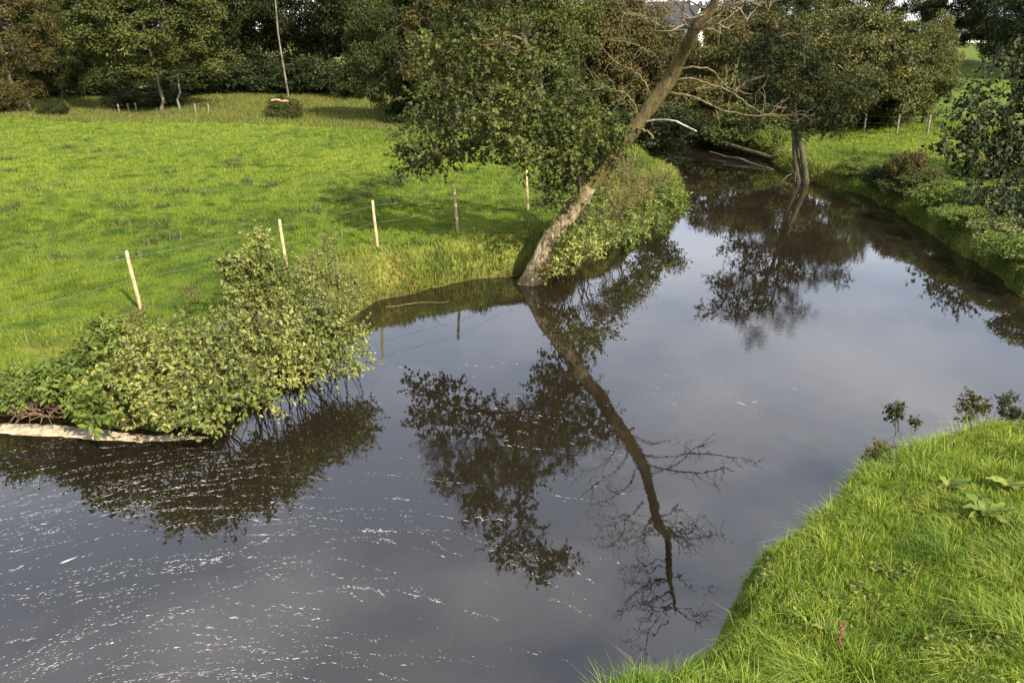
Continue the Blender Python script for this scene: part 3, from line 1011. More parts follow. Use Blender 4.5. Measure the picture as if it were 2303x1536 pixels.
WOOD = 'trees of the dark wood behind the meadow'
bg_tree('oak_tree', 'rounded olive-green tree on two slim trunks before the wood', 380, 54, 'round1', 'oak', 8.6, 9.2, r=0.10, stems=2, seed=1, trunk='birch', lift=0.7)
bg_tree('thorn_tree', 'wispy brownish tree at the far left edge of the rough ground', 55, 53, 'wispy', 'brown', 8.2, 6.0, r=0.14, stems=2, seed=2)
bg_tree('holly_tree', 'small dark bushy tree between the wispy brownish tree and the rounded one', 150, 57, 'round2', 'wood', 6.6, 4.2, seed=3)
bg_tree('wood_tree', 'dark wood tree at the top left corner', 60, 76, 'tall1', 'wood', 17, 9.5, WOOD, seed=4, z_off=-0.9)
bg_tree('wood_tree', 'dark wood tree behind the small bushy holly', 190, 79, 'tall2', 'wood', 17, 9, WOOD, seed=5, z_off=-0.9)
bg_tree('wood_tree', 'dark wood tree directly behind the rounded olive tree', 330, 78, 'tall1', 'wood', 18, 10, WOOD, seed=6, z_off=-0.9)
bg_tree('wood_tree', 'dark wood tree peeping out right of the rounded olive tree', 500, 80, 'tall2', 'wood', 18, 9, WOOD, seed=7, z_off=-0.9)
bg_tree('wood_tree', 'dark wood tree just left of the pale birch trunk', 590, 77, 'tall1', 'wood', 17, 8, WOOD, seed=8, z_off=-0.9)
bg_tree('wood_tree', 'dark wood tree just right of the pale birch trunk', 715, 76, 'tall2', 'wood', 17, 9.5, WOOD, seed=9, z_off=-0.9)
bg_tree('wood_tree', 'dark wood tree over the shaded hollow', 830, 70, 'tall1', 'wood', 16, 9, WOOD, seed=10, z_off=-0.9)
bg_tree('wood_tree', 'dark wood tree behind the browning ash', 960, 72, 'tall2', 'wood', 17, 10, WOOD, seed=11, z_off=-0.9)
bg_tree('ash_tree', 'dark spreading tree shading the hollow at the meadow end', 900, 47.5, 'wide', 'wood', 7.6, 7.0, r=0.2, seed=12)
bg_tree('ash_tree', 'browning tree behind the left end of the leaning crown', 1030, 46, 'round1', 'brown', 8.4, 6.5, seed=13)
bg_tree('ash_tree', 'olive tree behind the middle of the leaning crown', 1190, 49, 'round2', 'oak', 9.2, 8.0, seed=14)
bg_tree('ash_tree', 'brownish tree behind the mossy trunk', 1375, 52, 'round1', 'brown', 9.0, 7.0, seed=15)
bg_tree('wood_tree', 'tall dark tree left of the white house', 1290, 81, 'tall1', 'wood', 16, 11, WOOD, seed=16, z_off=-0.9)
bg_tree('wood_tree', 'tall dark tree between the browning ash and the white house', 1120, 78, 'tall2', 'wood', 17, 11, WOOD, seed=17, z_off=-0.9)
bg_tree('willow_tree', 'broad browning willow seen between the two riverside trunks', 1650, 50, 'wide', 'brown', 6.6, 9.5, seed=18, z_off=-0.7)
bg_tree('willow_tree', 'big rounded browning willow behind the thin twin-stemmed tree', 1850, 44.5, 'wide', 'willow', 6.8, 9.6, seed=19, z_off=-0.6)
bg_tree('hawthorn_tree', 'brown hawthorn in front of the white house', 1490, 57, 'round1', 'brown', 6.0, 7.0, seed=31, z_off=-0.6)
bg_tree('willow_tree', 'dark green willow at the right end of the far field', 1985, 45.5, 'round2', 'oak', 6.2, 6.2, seed=20, z_off=-0.7)
bg_tree('poplar_tree', 'slender yellowing tree beside the sloping field', 2075, 47, 'wispy', 'willow', 6.8, 3.4, seed=21, z_off=-0.5)
bg_tree('hill_tree', 'dark hillside tree behind the willow between the trunks', 1660, 88, 'round2', 'wood', 8.0, 8.5, 'trees on the skyline', seed=22)
bg_tree('hill_tree', 'dark hillside tree above the twin-stemmed tree', 1760, 96, 'tall1', 'wood', 9.0, 7.0, 'trees on the skyline', seed=23)
bg_tree('hill_tree', 'dark hillside tree above the big rounded willow', 1880, 100, 'round2', 'oak', 9.0, 9.0, 'trees on the skyline', seed=24)
bg_tree('hill_tree', 'dark hillside tree above the yellowing slender tree', 2010, 98, 'tall2', 'wood', 8.6, 7.0, 'trees on the skyline', seed=25)
bg_tree('hill_tree', 'dark hillside tree left of the utility pole', 2125, 92, 'round1', 'wood', 8.6, 7.5, 'trees on the skyline', seed=26)
bg_tree('hill_tree', 'dark hillside tree right of the utility pole', 2235, 86, 'tall2', 'dark', 10.5, 8.0, 'trees on the skyline', seed=27)
bg_tree('hill_tree', 'black-green hillside tree at the top right corner', 2330, 76, 'tall1', 'dark', 11.0, 9.0, 'trees on the skyline', seed=28)

# birch: bare pale trunk, small high crown
g = np.random.default_rng(61)
bz = np.array([(650 - CX) / FOCAL * (64 * CP + 5.2 * SP), 64.0, 0])
bz[2] = float(ground_z(bz[0], bz[1]))
birch = thing('birch_tree', 'tall slender birch with bare pale trunk before the dark wood', 'tree', bz)
w = spline([[0, 0, -.3], [-0.15, 0, 2.0], [-0.35, 0.1, 4.5], [-0.3, 0, 7.0], [-0.5, 0, 10.5], [-0.4, 0, 12.5]], 30)
tb = Tubes()
tb.add(w, np.linspace(0.075, 0.03, 30), 8, 0.05, g)
obj('trunk', tb.mesh('trunk'), M['birch'], birch)
bc = np.array([[-0.4 + g.normal() * 1.0, g.normal() * 1.0, g.uniform(7.5, 13)] for _ in range(36)])
for q in bc[:14]:
    add_branch(birch, wander(w[int(g.integers(15, 29))], q, 7, 0.12, g), 0.035, 0.01, M['birch'], 4)
obj('crown', leaf_mesh('crown', clump_leaves(bc, np.full(36, 0.55), 70, 0.15, g), 0.7), M['oak'], birch)


# ------------------------------------------------------------------ shrubs and tall herbs
def shrub(name, label, cat, base, lumps, mat, sprigs, per, size, length, seed, stems='twig', aspect=0.6, full=True, group=None, up=0.4, stem_r=0.014, flat=0.8):
    """A shrub: stems from its base into leafy lumps (x, y, z, radius relative to the base)."""
    g = np.random.default_rng(seed)
    t = thing(name, label, cat, base, group)
    L = np.array(lumps, float)
    lv, (s0, s1) = sprig_leaves(L[:, :3], L[:, 3], sprigs, per, size, length, g, flat, up)
    gz_ = ground_z(lv[0][:, 0] + base[0], lv[0][:, 1] + base[1]) - base[2]
    gz_ = np.maximum(gz_, -base[2]) + 0.02
    keep = lv[0][:, 2] > gz_
    lv = tuple(q[keep] for q in lv)
    tb = Tubes()
    for (x, y, z, r) in L:
        for _ in range(2):
            f = g.normal(size=2) * 0.12
            tb.add(wander(np.array([f[0] + x * 0.25, f[1] + y * 0.25, -0.1]), np.array([x, y, z]) + g.normal(size=3) * r * 0.5, 8, 0.12, g, 0.05), np.linspace(stem_r, 0.004, 8), 4)
    pick = g.permutation(len(s0))[:min(len(s0), 500)]
    for i in pick:
        tb.add(np.stack([s0[i], s1[i]]), np.array([0.004, 0.002]), 3)
    obj('stems', tb.mesh('stems'), M[stems], t)
    obj('foliage', leaf_mesh('foliage', lv, aspect, full), M[mat], t)
    return t


def lumps_px(base, items):
    """Lumps given as (px, py, y ahead, radius) in the photo, relative to base."""
    out = []
    for (px, py, y, r) in items:
        q = at_y(px, py, y) - base
        out.append((q[0], q[1], q[2], r))
    return out


b = on_ground(470, 900, 0.8)
shrub('alder_bush', 'big light-leaved bush leaning over the water by the foam line', 'bush', b, lumps_px(b, [
    (280, 900, 10.6, .34), (340, 850, 10.7, .38), (400, 900, 10.3, .36), (440, 930, 10.0, .30), (330, 785, 11.3, .34), (400, 778, 11.4, .36), (450, 830, 10.8, .42), (480, 740, 11.9, .34),
    (520, 790, 11.3, .42), (560, 860, 10.8, .36), (500, 900, 10.3, .34), (470, 938, 10.1, .18), (600, 770, 11.6, .40), (380, 930, 10.0, .26), (300, 830, 11.0, .34), (590, 890, 10.7, .26)]),
      'shrub', 44, 11, 0.080, 0.38, 201)
b = on_ground(650, 760, 0.8)
shrub('alder_bush', 'yellow-green bush at the right, its leaves hanging over the river', 'bush', b, lumps_px(b, [
    (640, 730, 12.6, .40), (690, 790, 12.0, .36), (730, 730, 12.8, .42), (780, 760, 12.6, .30), (800, 800, 12.3, .22), (700, 695, 13.2, .30), (760, 705, 13.1, .28), (640, 820, 11.7, .30), (730, 820, 12.0, .26), (660, 650, 13.5, .28), (680, 845, 11.4, .24), (770, 825, 12.0, .22)]),
      'shrub', 40, 11, 0.074, 0.38, 202)
b = on_ground(555, 760, 0.9)
shrub('willow_sapling', 'upright dark-leaved sapling poking out of the big bush before the second post', 'bush', b, lumps_px(b, [
    (540, 700, 12.8, .22), (545, 660, 12.9, .22), (525, 625, 13.0, .20), (560, 610, 13.0, .18), (590, 590, 13.1, .18), (585, 545, 13.2, .15), (515, 590, 13.0, .15), (620, 620, 13.2, .2), (605, 660, 13.1, .22)]),
      'shrub', 48, 10, 0.07, 0.24, 203, up=0.8)
b = on_ground(740, 690, 0.9)
shrub('willow_sapling', 'yellowish feathery sapling just right of the second fence post', 'bush', b, lumps_px(b, [
    (735, 640, 14.2, .26), (700, 620, 14.3, .2), (740, 580, 14.4, .16), (745, 545, 14.5, .12), (780, 640, 14.3, .24), (690, 590, 14.5, .14), (810, 670, 14.0, .22)]),
      'shrub', 40, 10, 0.055, 0.28, 204, up=0.9, aspect=0.5)
b = on_ground(200, 860, 0.8)
shrub('nettle_patch', 'bright green broad-leaved nettles left of the big bush', 'herb', b, lumps_px(b, [
    (180, 850, 11.2, .26), (230, 800, 11.7, .28), (280, 770, 12.0, .24), (150, 880, 10.9, .24), (220, 900, 10.6, .24), (190, 920, 10.4, .18), (240, 760, 12.1, .22), (120, 850, 11.3, .2), (210, 930, 10.2, .16)]),
      'herb', 44, 9, 0.12, 0.26, 205, up=0.9)
b = on_ground(40, 900, 0.7)
shrub('nettle_patch', 'small pale green weeds at the left edge above the foam', 'herb', b, lumps_px(b, [
    (10, 880, 11.0, .2), (50, 890, 10.9, .2), (30, 850, 11.3, .18), (80, 870, 11.1, .18), (0, 910, 10.7, .16), (-30, 870, 11.1, .2)]),
      'herb', 46, 8, 0.055, 0.2, 206, up=0.8)
b = on_ground(330, 740, 0.9)
shrub('seeding_dock', 'reddish seeding stems behind the nettles', 'herb', b, lumps_px(b, [
    (200, 800, 12.1, .16), (260, 745, 12.6, .16), (310, 715, 13.0, .16), (130, 840, 11.7, .14), (430, 670, 13.4, .14)]),
      'russet', 26, 9, 0.045, 0.22, 207, up=1.2)
# right of the leaning trunk
b = on_ground(1300, 570, 0.5)
shrub('alder_shoots', 'leafy green shoots sprouting right of the leaning trunk foot', 'bush', b, lumps_px(b, [
    (1270, 540, 18.2, .34), (1300, 505, 18.6, .36), (1340, 500, 18.8, .34), (1320, 560, 18.0, .32), (1275, 585, 17.9, .26), (1370, 530, 18.6, .28), (1340, 450, 19.2, .34), (1260, 600, 17.8, .18)]),
      'shrub', 26, 10, 0.085, 0.34, 208)
b = on_ground(1240, 612, 0.2)
shrub('yellow_herb', 'low yellow-flecked herbs at the leaning trunk foot', 'herb', b, lumps_px(b, [
    (1225, 612, 17.9, .16), (1255, 608, 17.9, .16), (1285, 595, 18.0, .14)]), 'russet', 50, 8, 0.06, 0.18, 209)
b = on_ground(1380, 470, 0.9)
shrub('willowherb', 'tall russet willowherb behind the leaning trunk', 'herb', b, lumps_px(b, [
    (1370, 434, 21.5, 0.31), (1410, 414, 22.5, 0.31), (1390, 474, 20.5, 0.28), (1440, 444, 22.0, 0.28), (1420, 384, 24.0, 0.31), (1460, 414, 23.5, 0.27), (1350, 394, 22.5, 0.28), (1380, 364, 24.5, 0.31)]),
      'russet', 54, 10, 0.085, 0.4, 210, up=1.0, aspect=0.4, full=False)
b = on_ground(1470, 450, 0.6)
shrub('bramble', 'green bramble mound at the bend of the left bank', 'bush', b, lumps_px(b, [
    (1480, 434, 24.5, 0.39), (1510, 454, 24.0, 0.36), (1450, 474, 22.8, 0.34), (1430, 514, 21.0, 0.31), (1400, 534, 20.0, 0.30), (1500, 414, 26.0, 0.34), (1530, 464, 23.6, 0.23), (1470, 504, 21.8, 0.27)]),
      'herb', 56, 9, 0.10, 0.34, 211, full=False)


def bg_bush(name, label, px, py, key, mat, h, width, seed, z0=0.9, dy=0.0):
    q = on_ground(px, py, z0)
    g = np.random.default_rng(seed)
    me, c, top = crown(key)
    ext = np.percentile(np.abs(c[:, :2]).max(1), 96) + 0.25
    sx = width / (2 * ext)
    t = thing(name, label, 'bush', (q[0], q[1] + dy, q[2] - 0.1), None, g.uniform(0, 6.28), (sx, sx, h / top))
    tb = Tubes()
    for i in range(9):
        e = c[int(g.integers(0, len(c)))]
        tb.add(wander(np.array([g.normal() * 0.1, g.normal() * 0.1, -0.2]), e, 7, 0.1, g), np.linspace(0.035, 0.01, 7), 5)
    obj('stems', tb.mesh('stems'), M['twig'], t)
    hang_crown('foliage', key, mat, t)
    return t


bg_bush('riverside_bush', 'dark twiggy bush closing off the far end of the river', 1560, 345, 'bush', 'dark', 2.1, 4.0, 301, 0.5)
bg_bush('riverside_bush', 'green bush behind the fallen log', 1665, 330, 'bush2', 'oak', 2.2, 4.2, 302, 0.8)
bg_bush('riverside_bush', 'low green bush left of the twin-stemmed tree', 1735, 345, 'bush', 'herb', 1.3, 2.2, 303, 0.8)
bg_bush('riverside_bush', 'dark bush under the mossy trunk beyond the willowherb', 1470, 345, 'bush2', 'wood', 2.4, 4.4, 304, 0.8)
bg_bush('riverside_bush', 'olive bush under the leaning crown at the meadow end', 1270, 330, 'bush', 'oak', 2.2, 5.0, 305, 0.8, 3)
bg_bush('bracken_mound', 'dark mound of brambles topped with cut timber before the birch', 640, 268, 'bush', 'oak', 1.4, 2.6, 306, 0.6)
bg_bush('thorn_bush', 'brownish thorn bush at the left edge before the wispy tree', 15, 258, 'bush2', 'brown', 2.2, 3.2, 307, 0.6)
bg_bush('thorn_bush', 'low dark thorn bush under the small bushy holly', 125, 262, 'bush', 'wood', 1.0, 2.0, 308, 0.6)
bg_bush('bank_bush', 'small dark-brown bush on the right bank beside the far field', 2040, 425, 'bush2', 'brown', 1.4, 1.7, 309, 0.8)
bg_bush('bank_bush', 'small dark bush at the end of the far field by the water', 1985, 425, 'bush', 'dark', 1.0, 1.6, 310, 0.8)
RB = spline([at_z(*q) for q in right_bank[3:]], 60)
rb_t = np.gradient(RB, axis=0)
rb_n = unit(np.stack([-rb_t[:, 1], rb_t[:, 0], 0 * rb_t[:, 0]], -1))
for k, (u, off, key, mt, hh, ww, lab) in enumerate((
        (0.16, 0.9, 'bush', 'herb', 0.7, 1.8, 'low green herbs on the right bank just past the twin-stemmed tree'),
        (0.40, 0.9, 'bush2', 'oak', 0.9, 2.2, 'olive herbs on the right bank under the small dark-brown bush'),
        (0.52, 0.8, 'bush', 'herb', 0.9, 2.0, 'yellow-green bramble on the right bank below the tall dark shrub'),
        (0.62, 0.7, 'bush2', 'herb', 0.6, 1.9, 'yellowish herbs on the right bank nearest the sky reflection corner'),
        (0.70, 1.3, 'bush', 'shrub', 0.6, 2.2, 'pale tall herbs in front of the tall dark shrub'),
        (0.78, 0.7, 'bush', 'herb', 0.7, 1.8, 'bright green growth below the tall dark shrub at the water'),
        (0.90, 0.9, 'bush2', 'herb', 0.8, 2.0, 'green bank growth at the right edge under the shrub'),
        (0.58, 2.4, 'bush2', 'herb', 0.6, 2.0, 'light green bush left of the tall dark shrub'),
        (0.30, 2.0, 'bush', 'oak', 0.8, 1.8, 'small olive bush in the corner of the far field'))):
    q = RB[int(u * 59)] + off * rb_n[int(u * 59)] * (1 if rb_n[int(u * 59)][0] > 0 else -1)
    t_ = bg_bush('bank_bush', lab, 2000, 420, key, mt, hh, ww, 320 + k)
    t_.location = (q[0], q[1], float(ground_z(q[0], q[1])) - 0.12)
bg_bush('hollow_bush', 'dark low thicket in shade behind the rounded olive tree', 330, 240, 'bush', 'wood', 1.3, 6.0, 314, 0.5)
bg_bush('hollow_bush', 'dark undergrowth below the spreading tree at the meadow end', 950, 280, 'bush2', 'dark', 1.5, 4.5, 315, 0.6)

for k, (px, y, key, mt, hh, ww, lab) in enumerate((
        (90, 64, 'bush2', 'wood', 2.8, 6.5, 'dark hazel at the wood edge behind the wispy brownish tree'),
        (240, 66, 'bush', 'wood', 2.6, 6.0, 'dark hazel at the wood edge left of the rounded olive tree'),
        (450, 67, 'bush2', 'wood', 3.0, 7.0, 'dark hazel at the wood edge right of the rounded olive tree'),
        (575, 69, 'bush', 'dark', 3.2, 6.5, 'dark hazel at the wood edge left of the birch trunk'),
        (700, 68, 'bush2', 'dark', 3.2, 6.5, 'dark hazel at the wood edge right of the birch trunk'),
        (800, 64, 'bush', 'dark', 3.0, 6.0, 'dark hazel beside the spreading tree at the meadow end'),
        (1080, 56, 'bush2', 'wood', 2.6, 6.0, 'dark hazel behind the left end of the leaning crown'),
        (1230, 54, 'bush', 'wood', 2.6, 6.0, 'dark hazel behind the middle of the leaning crown'),
        (1560, 46, 'bush2', 'brown', 2.6, 5.0, 'dark thicket behind the far end of the river'),
        (1700, 47, 'bush', 'brown', 2.4, 5.5, 'brown thicket left of the twin-stemmed tree'),
        (1830, 47, 'bush2', 'oak', 2.2, 5.5, 'olive thicket under the big rounded willow'),
        (1960, 47, 'bush', 'wood', 2.4, 5.0, 'dark thicket under the dark green willow'))):
    t_ = bg_bush('thicket', lab, 2000, 420, key, mt, hh, ww, 340 + k)
    x_ = (px - CX) / FOCAL * (y * CP + 5 * SP)
    t_.location = (x_, y, float(ground_z(x_, y)) - 0.2)
b = on_ground(2250, 400, 0.7)
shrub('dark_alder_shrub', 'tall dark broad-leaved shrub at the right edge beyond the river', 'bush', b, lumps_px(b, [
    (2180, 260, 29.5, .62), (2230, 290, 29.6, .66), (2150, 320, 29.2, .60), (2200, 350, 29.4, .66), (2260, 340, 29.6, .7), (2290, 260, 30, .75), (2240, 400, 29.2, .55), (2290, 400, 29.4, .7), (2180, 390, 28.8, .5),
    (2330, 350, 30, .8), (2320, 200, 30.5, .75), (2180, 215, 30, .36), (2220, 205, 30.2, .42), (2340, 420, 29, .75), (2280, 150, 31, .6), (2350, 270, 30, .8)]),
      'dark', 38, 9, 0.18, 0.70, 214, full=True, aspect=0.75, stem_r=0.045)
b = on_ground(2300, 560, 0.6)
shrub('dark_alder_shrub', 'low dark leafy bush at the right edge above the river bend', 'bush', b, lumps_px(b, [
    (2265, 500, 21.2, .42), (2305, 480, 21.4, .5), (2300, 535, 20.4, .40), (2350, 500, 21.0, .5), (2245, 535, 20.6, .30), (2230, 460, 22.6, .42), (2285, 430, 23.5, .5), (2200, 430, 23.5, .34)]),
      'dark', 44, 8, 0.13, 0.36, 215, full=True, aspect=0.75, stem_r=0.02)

# sprigs growing up from behind the near bank
for k, (px, py, lum, lab) in enumerate((
        (2040, 935, [(2015, 888, 9.35, .07), (2010, 905, 9.35, .06), (2060, 920, 9.2, .05)], 'single dark leafy sprig rising behind the near bank'),
        (2180, 930, [(2180, 868, 9.6, .12), (2195, 895, 9.5, .13), (2215, 880, 9.6, .07), (2170, 905, 9.4, .1)], 'dense dark brown sprigs behind the near bank edge'),
        (2270, 930, [(2255, 870, 9.7, .08), (2270, 900, 9.6, .10), (2290, 905, 9.6, .1), (2275, 860, 9.7, .06)], 'dark leafy sprigs at the right end of the near bank'),
        (1975, 1005, [(1975, 985, 8.3, .10), (1960, 1000, 8.2, .08), (2000, 975, 8.4, .05)], 'brown wilted sprig on the near bank edge'))):
    b = at_y(px, py, lum[0][2] - 0.1)
    b[2] = max(float(ground_z(b[0], b[1])), 0.2)
    shrub('bank_sprig', lab, 'plant', b, lumps_px(b, [(q_[0], q_[1] + 32, q_[2], q_[3]) for q_ in lum]), ('dark', 'brown', 'dark', 'russet')[k], 24, 7, 0.045, 0.09, 230 + k, stem_r=0.003)

# ------------------------------------------------------------------ fence along the meadow
fence = thing('wire_fence', 'post and wire fence with pale stakes along the meadow edge', 'fence')
posts = [((317, 698), 131), ((646, 612), 115), ((849, 558), 97), ((1029, 520), 78), ((1187, 474), 66)]
tops = []
g = np.random.default_rng(31)
line = []
for (bx_, by_), hp in posts:
    q = on_ground(bx_, by_, 0.92)
    line.append(q)
line.insert(0, line[0] + (line[0] - line[1]) * 1.0)
line[0][2] = float(ground_z(line[0][0], line[0][1]))
line.append(line[-1] + (line[-1] - line[-2]) * 0.9 + np.array([0.3, 1.0, 0]))
line[-1][2] = float(ground_z(line[-1][0], line[-1][1]))
post_mesh = None
for i, q in enumerate(line):
    if post_mesh is None:
        tb = Tubes()
        tb.add(np.array([[0, 0, -0.3], [0.005, 0, 0.3], [-0.005, 0.004, 0.8], [0.0, 0, 1.12], [0, 0, 1.135]]), np.array([0.036, 0.035, 0.034, 0.032, 0.024]), 10, 0.03, g)
        post_mesh = tb.mesh('post')
    o = obj('post', post_mesh, M['post'], fence, q)
    tilt = (g.normal() * 0.02, -0.045 + g.normal() * 0.015, g.uniform(0, 6))
    o.rotation_euler = (tilt[0], tilt[1], 0)
for hgt, sag in ((1.02, 0.03), (0.62, 0.04)):
    pts = []
    for a, b in zip(line[:-1], line[1:]):
        for u in np.linspace(0, 1, 7)[:-1]:
            q = a + (b - a) * u
            q = q + np.array([-0.045 * hgt, -0.048, hgt - sag * 4 * u * (1 - u)])
            pts.append(q)
    tb = Tubes()
    tb.add(np.array(pts), np.full(len(pts), 0.0032), 5)
    obj('wire', tb.mesh('wire'), M['wire'], fence)

far_fence = thing('field_fence', 'weathered grey post fence below the big rounded willow', 'fence')
fq = [on_ground(px, py, 0.9) for px, py in ((1830, 296), (1865, 296), (1942, 299), (2016, 301), (2085, 303))]
for q in fq:
    tb = Tubes()
    tb.add(np.array([[0, 0, -0.2], [0, 0, 0.9], [0.0, 0, 0.95]]), np.array([0.06, 0.058, 0.04]), 7, 0.05, g)
    obj('post', tb.mesh('post'), M['grey_post'], far_fence, q)
for hgt in (0.5, 0.85):
    tb = Tubes()
    tb.add(np.array([q + np.array([0, -0.07, hgt]) for q in fq]), np.full(len(fq), 0.004), 4)
    obj('wire', tb.mesh('wire'), M['wire'], far_fence)

stake = thing('old_fence', 'row of short grey stakes at the foot of the rounded olive tree', 'fence')
for px, py in ((268, 254), (290, 253), (307, 252), (440, 254), (470, 255)):
    tb = Tubes()
    tb.add(np.array([[0, 0, -0.2], [0, 0, 0.5], [0, 0, 0.55]]), np.array([0.06, 0.06, 0.04]), 6, 0.05, g)
    obj('post', tb.mesh('post'), M['grey_post'], stake, on_ground(px, py, 0.6))

# ------------------------------------------------------------------ logs, cut timber, pole
lg = np.random.default_rng(41)
tb = Tubes()
tb.add(wander(at_y(1625, 322, 40.0), at_y(1742, 356, 36.6), 12, 0.02, lg), np.linspace(0.10, 0.09, 12), 9, 0.08, lg)
tag(obj('fallen_log', tb.mesh('fallen_log'), M['dark_bark']), 'dark fallen log bridging the water at the far river end', 'log')
tb = Tubes()
tb.add(wander(at_y(1596, 342, 39.2), at_y(1738, 384, 35.0), 12, 0.02, lg), np.linspace(0.04, 0.08, 12), 8, 0.08, lg)
tag(obj('fallen_log', tb.mesh('fallen_log'), M['dark_bark']), 'slim pale fallen log lying low below the dark one', 'log')
tb = Tubes()
tb.add(wander(at_z(868, 690, 0.02), at_z(1010, 678, 0.05), 12, 0.03, lg), np.linspace(0.012, 0.006, 12), 5)
tag(obj('floating_stick', tb.mesh('floating_stick'), M['dead_wood']), 'thin pale stick floating by the left bank right of the bushes', 'stick')
tb = Tubes()
q = on_ground(1466, 362, 0.6)
tb.add(np.array([q + [0, 0, -.2], q + [0.02, 0, .35], q + [0.02, 0, .40]]), np.array([0.06, 0.055, 0.03]), 7, 0.05, lg)
tag(obj('marker_stake', tb.mesh('marker_stake'), M['bleached']), 'short pale stake at the water beyond the willowherb', 'stake')
q = on_ground(640, 268, 0.6)
for k, (dx, dz, L, rz) in enumerate(((-0.25, 1.20, 0.5, 0.15), (0.25, 1.14, 0.45, -0.2))):
    tb = Tubes()
    tb.add(np.array([[-L / 2, 0, 0], [0, 0.02, 0.02], [L / 2, 0, 0]]), np.array([0.055, 0.06, 0.055]), 9, 0.08, lg)
    o = tag(obj('cut_log', tb.mesh('cut_log'), M['cut'], None, q + np.array([dx, -0.5, dz - 0.1])), ('left' if k == 0 else 'right') + ' one of two orange cut logs on the bramble mound', 'log')
    o.rotation_euler = (0, 0, rz)

zp = 2.5
px_, yp = 2168, 88.0
for _ in range(4):
    xp = (px_ - CX) / FOCAL * (yp * CP + (CAM_H - zp) * SP)
    zp = float(ground_z(xp, yp))
pole = thing('utility_pole', 'pale utility pole with crossbar among the dark hillside trees', 'pole', (xp, yp - 6.5, float(ground_z(xp, yp - 6.5))))
tb = Tubes()
tb.add(np.array([[0, 0, -0.3], [0, 0, 3], [0.03, 0, 5.2]]), np.array([0.14, 0.12, 0.10]), 8)
obj('shaft', tb.mesh('shaft'), M['grey_post'], pole)
tb = Tubes()
tb.add(np.array([[-0.75, -0.12, 4.95], [0, -0.12, 4.95], [0.75, -0.12, 4.95]]), np.array([0.06, 0.06, 0.06]), 6)
cb = obj('crossbar', tb.mesh('crossbar'), M['grey_post'], pole)
for dx in (-0.65, 0.0, 0.65):
    tb = Tubes()
    tb.add(np.array([[dx, -0.12, 5.0], [dx, -0.12, 5.1], [dx, -0.12, 5.17]]), np.array([0.03, 0.045, 0.02]), 6)
    obj('insulator', tb.mesh('insulator'), M['render'], cb)


# ------------------------------------------------------------------ houses
def box(x0, x1, y0, y1, z0, z1):
    v = np.array([[x, y, z] for z in (z0, z1) for y in (y0, y1) for x in (x0, x1)], float)
    f = np.array([[0, 2, 3, 1], [4, 5, 7, 6], [0, 1, 5, 4], [2, 6, 7, 3], [0, 4, 6, 2], [1, 3, 7, 5]])
    return v, f


def box_mesh(name, *a):
    v, f = box(*a)
    return make_mesh(name, v, [f])


def gable_house(name, label, loc, rz, L, D, hw, hr, parts_scale=1.0):
    t = thing(name, label, 'house', loc, None, rz)
    x, y = L / 2, D / 2
    v = np.array([[-x, -y, -1], [x, -y, -1], [x, y, -1], [-x, y, -1], [-x, -y, hw], [x, -y, hw], [x, y, hw], [-x, y, hw], [-x, 0, hw + hr], [x, 0, hw + hr]], float)
    obj('wall', make_mesh('wall', v, [np.array([[0, 1, 5, 4], [2, 3, 7, 6]]), np.array([[1, 2, 6, 9, 5], [3, 0, 4, 8, 7]])]), M['render'], t)
    e = 0.25
    k = hr / y
    rv = []
    for s in (-1, 1):
        for (xx) in (-x - e, x + e):
            rv += [[xx, s * (y + e), hw - e * k + 0.03], [xx, 0, hw + hr + 0.03], [xx, s * (y + e), hw - e * k + 0.18], [xx, 0, hw + hr + 0.18]]
    rv = np.array(rv)
    fs = []
    for o in (0, 8):
        fs += [[o, o + 1, o + 5, o + 4], [o + 2, o + 6, o + 7, o + 3], [o, o + 4, o + 6, o + 2], [o, o + 2, o + 3, o + 1], [o + 4, o + 5, o + 7, o + 6]]
    rf = obj('roof', make_mesh('roof', rv, [np.array(fs)]), M['slate'], t)
    for cxx in (-x + 0.55, x - 0.55):
        obj('chimney', box_mesh('chimney', cxx - 0.45, cxx + 0.45, -0.4, 0.4, hw + hr - 0.5, hw + hr + 1.1), M['render'], rf)
    n = 3
    for i in range(n):
        wx_ = -x + (i + 0.5) * L / n
        wd = obj('window', box_mesh('window', wx_ - 0.5, wx_ + 0.5, -y - 0.03, -y + 0.05, 1.0, 2.2), M['glass'], t)
        obj('sill', box_mesh('sill', wx_ - 0.6, wx_ + 0.6, -y - 0.12, -y - 0.031, 0.88, 0.98), M['render'], wd)
    wd = obj('window', box_mesh('window', x - 0.05, x + 0.03, -0.4, 0.4, hw + 0.1, hw + 1.1), M['glass'], t)
    return t


yh_ = 96.0
xh_ = (1497 - CX) / FOCAL * (yh_ * CP + 2 * SP)
gable_house('white_house', 'white house with dark slate roof and white chimney on the valley side', (xh_, yh_, float(ground_z(xh_, yh_)) + 0.5), R(-28), 7.0, 5.2, 2.6, 2.4)
yh2 = 150.0
xh2 = (2085 - CX) / FOCAL * (yh2 * CP + 2 * SP)
gable_house('far_cottage', 'tiny white cottage showing between the hillside trees', (xh2, yh2 - 14, float(ground_z(xh2, yh2 - 14)) - 0.2), R(-15), 4, 3.5, 2.2, 1.6)

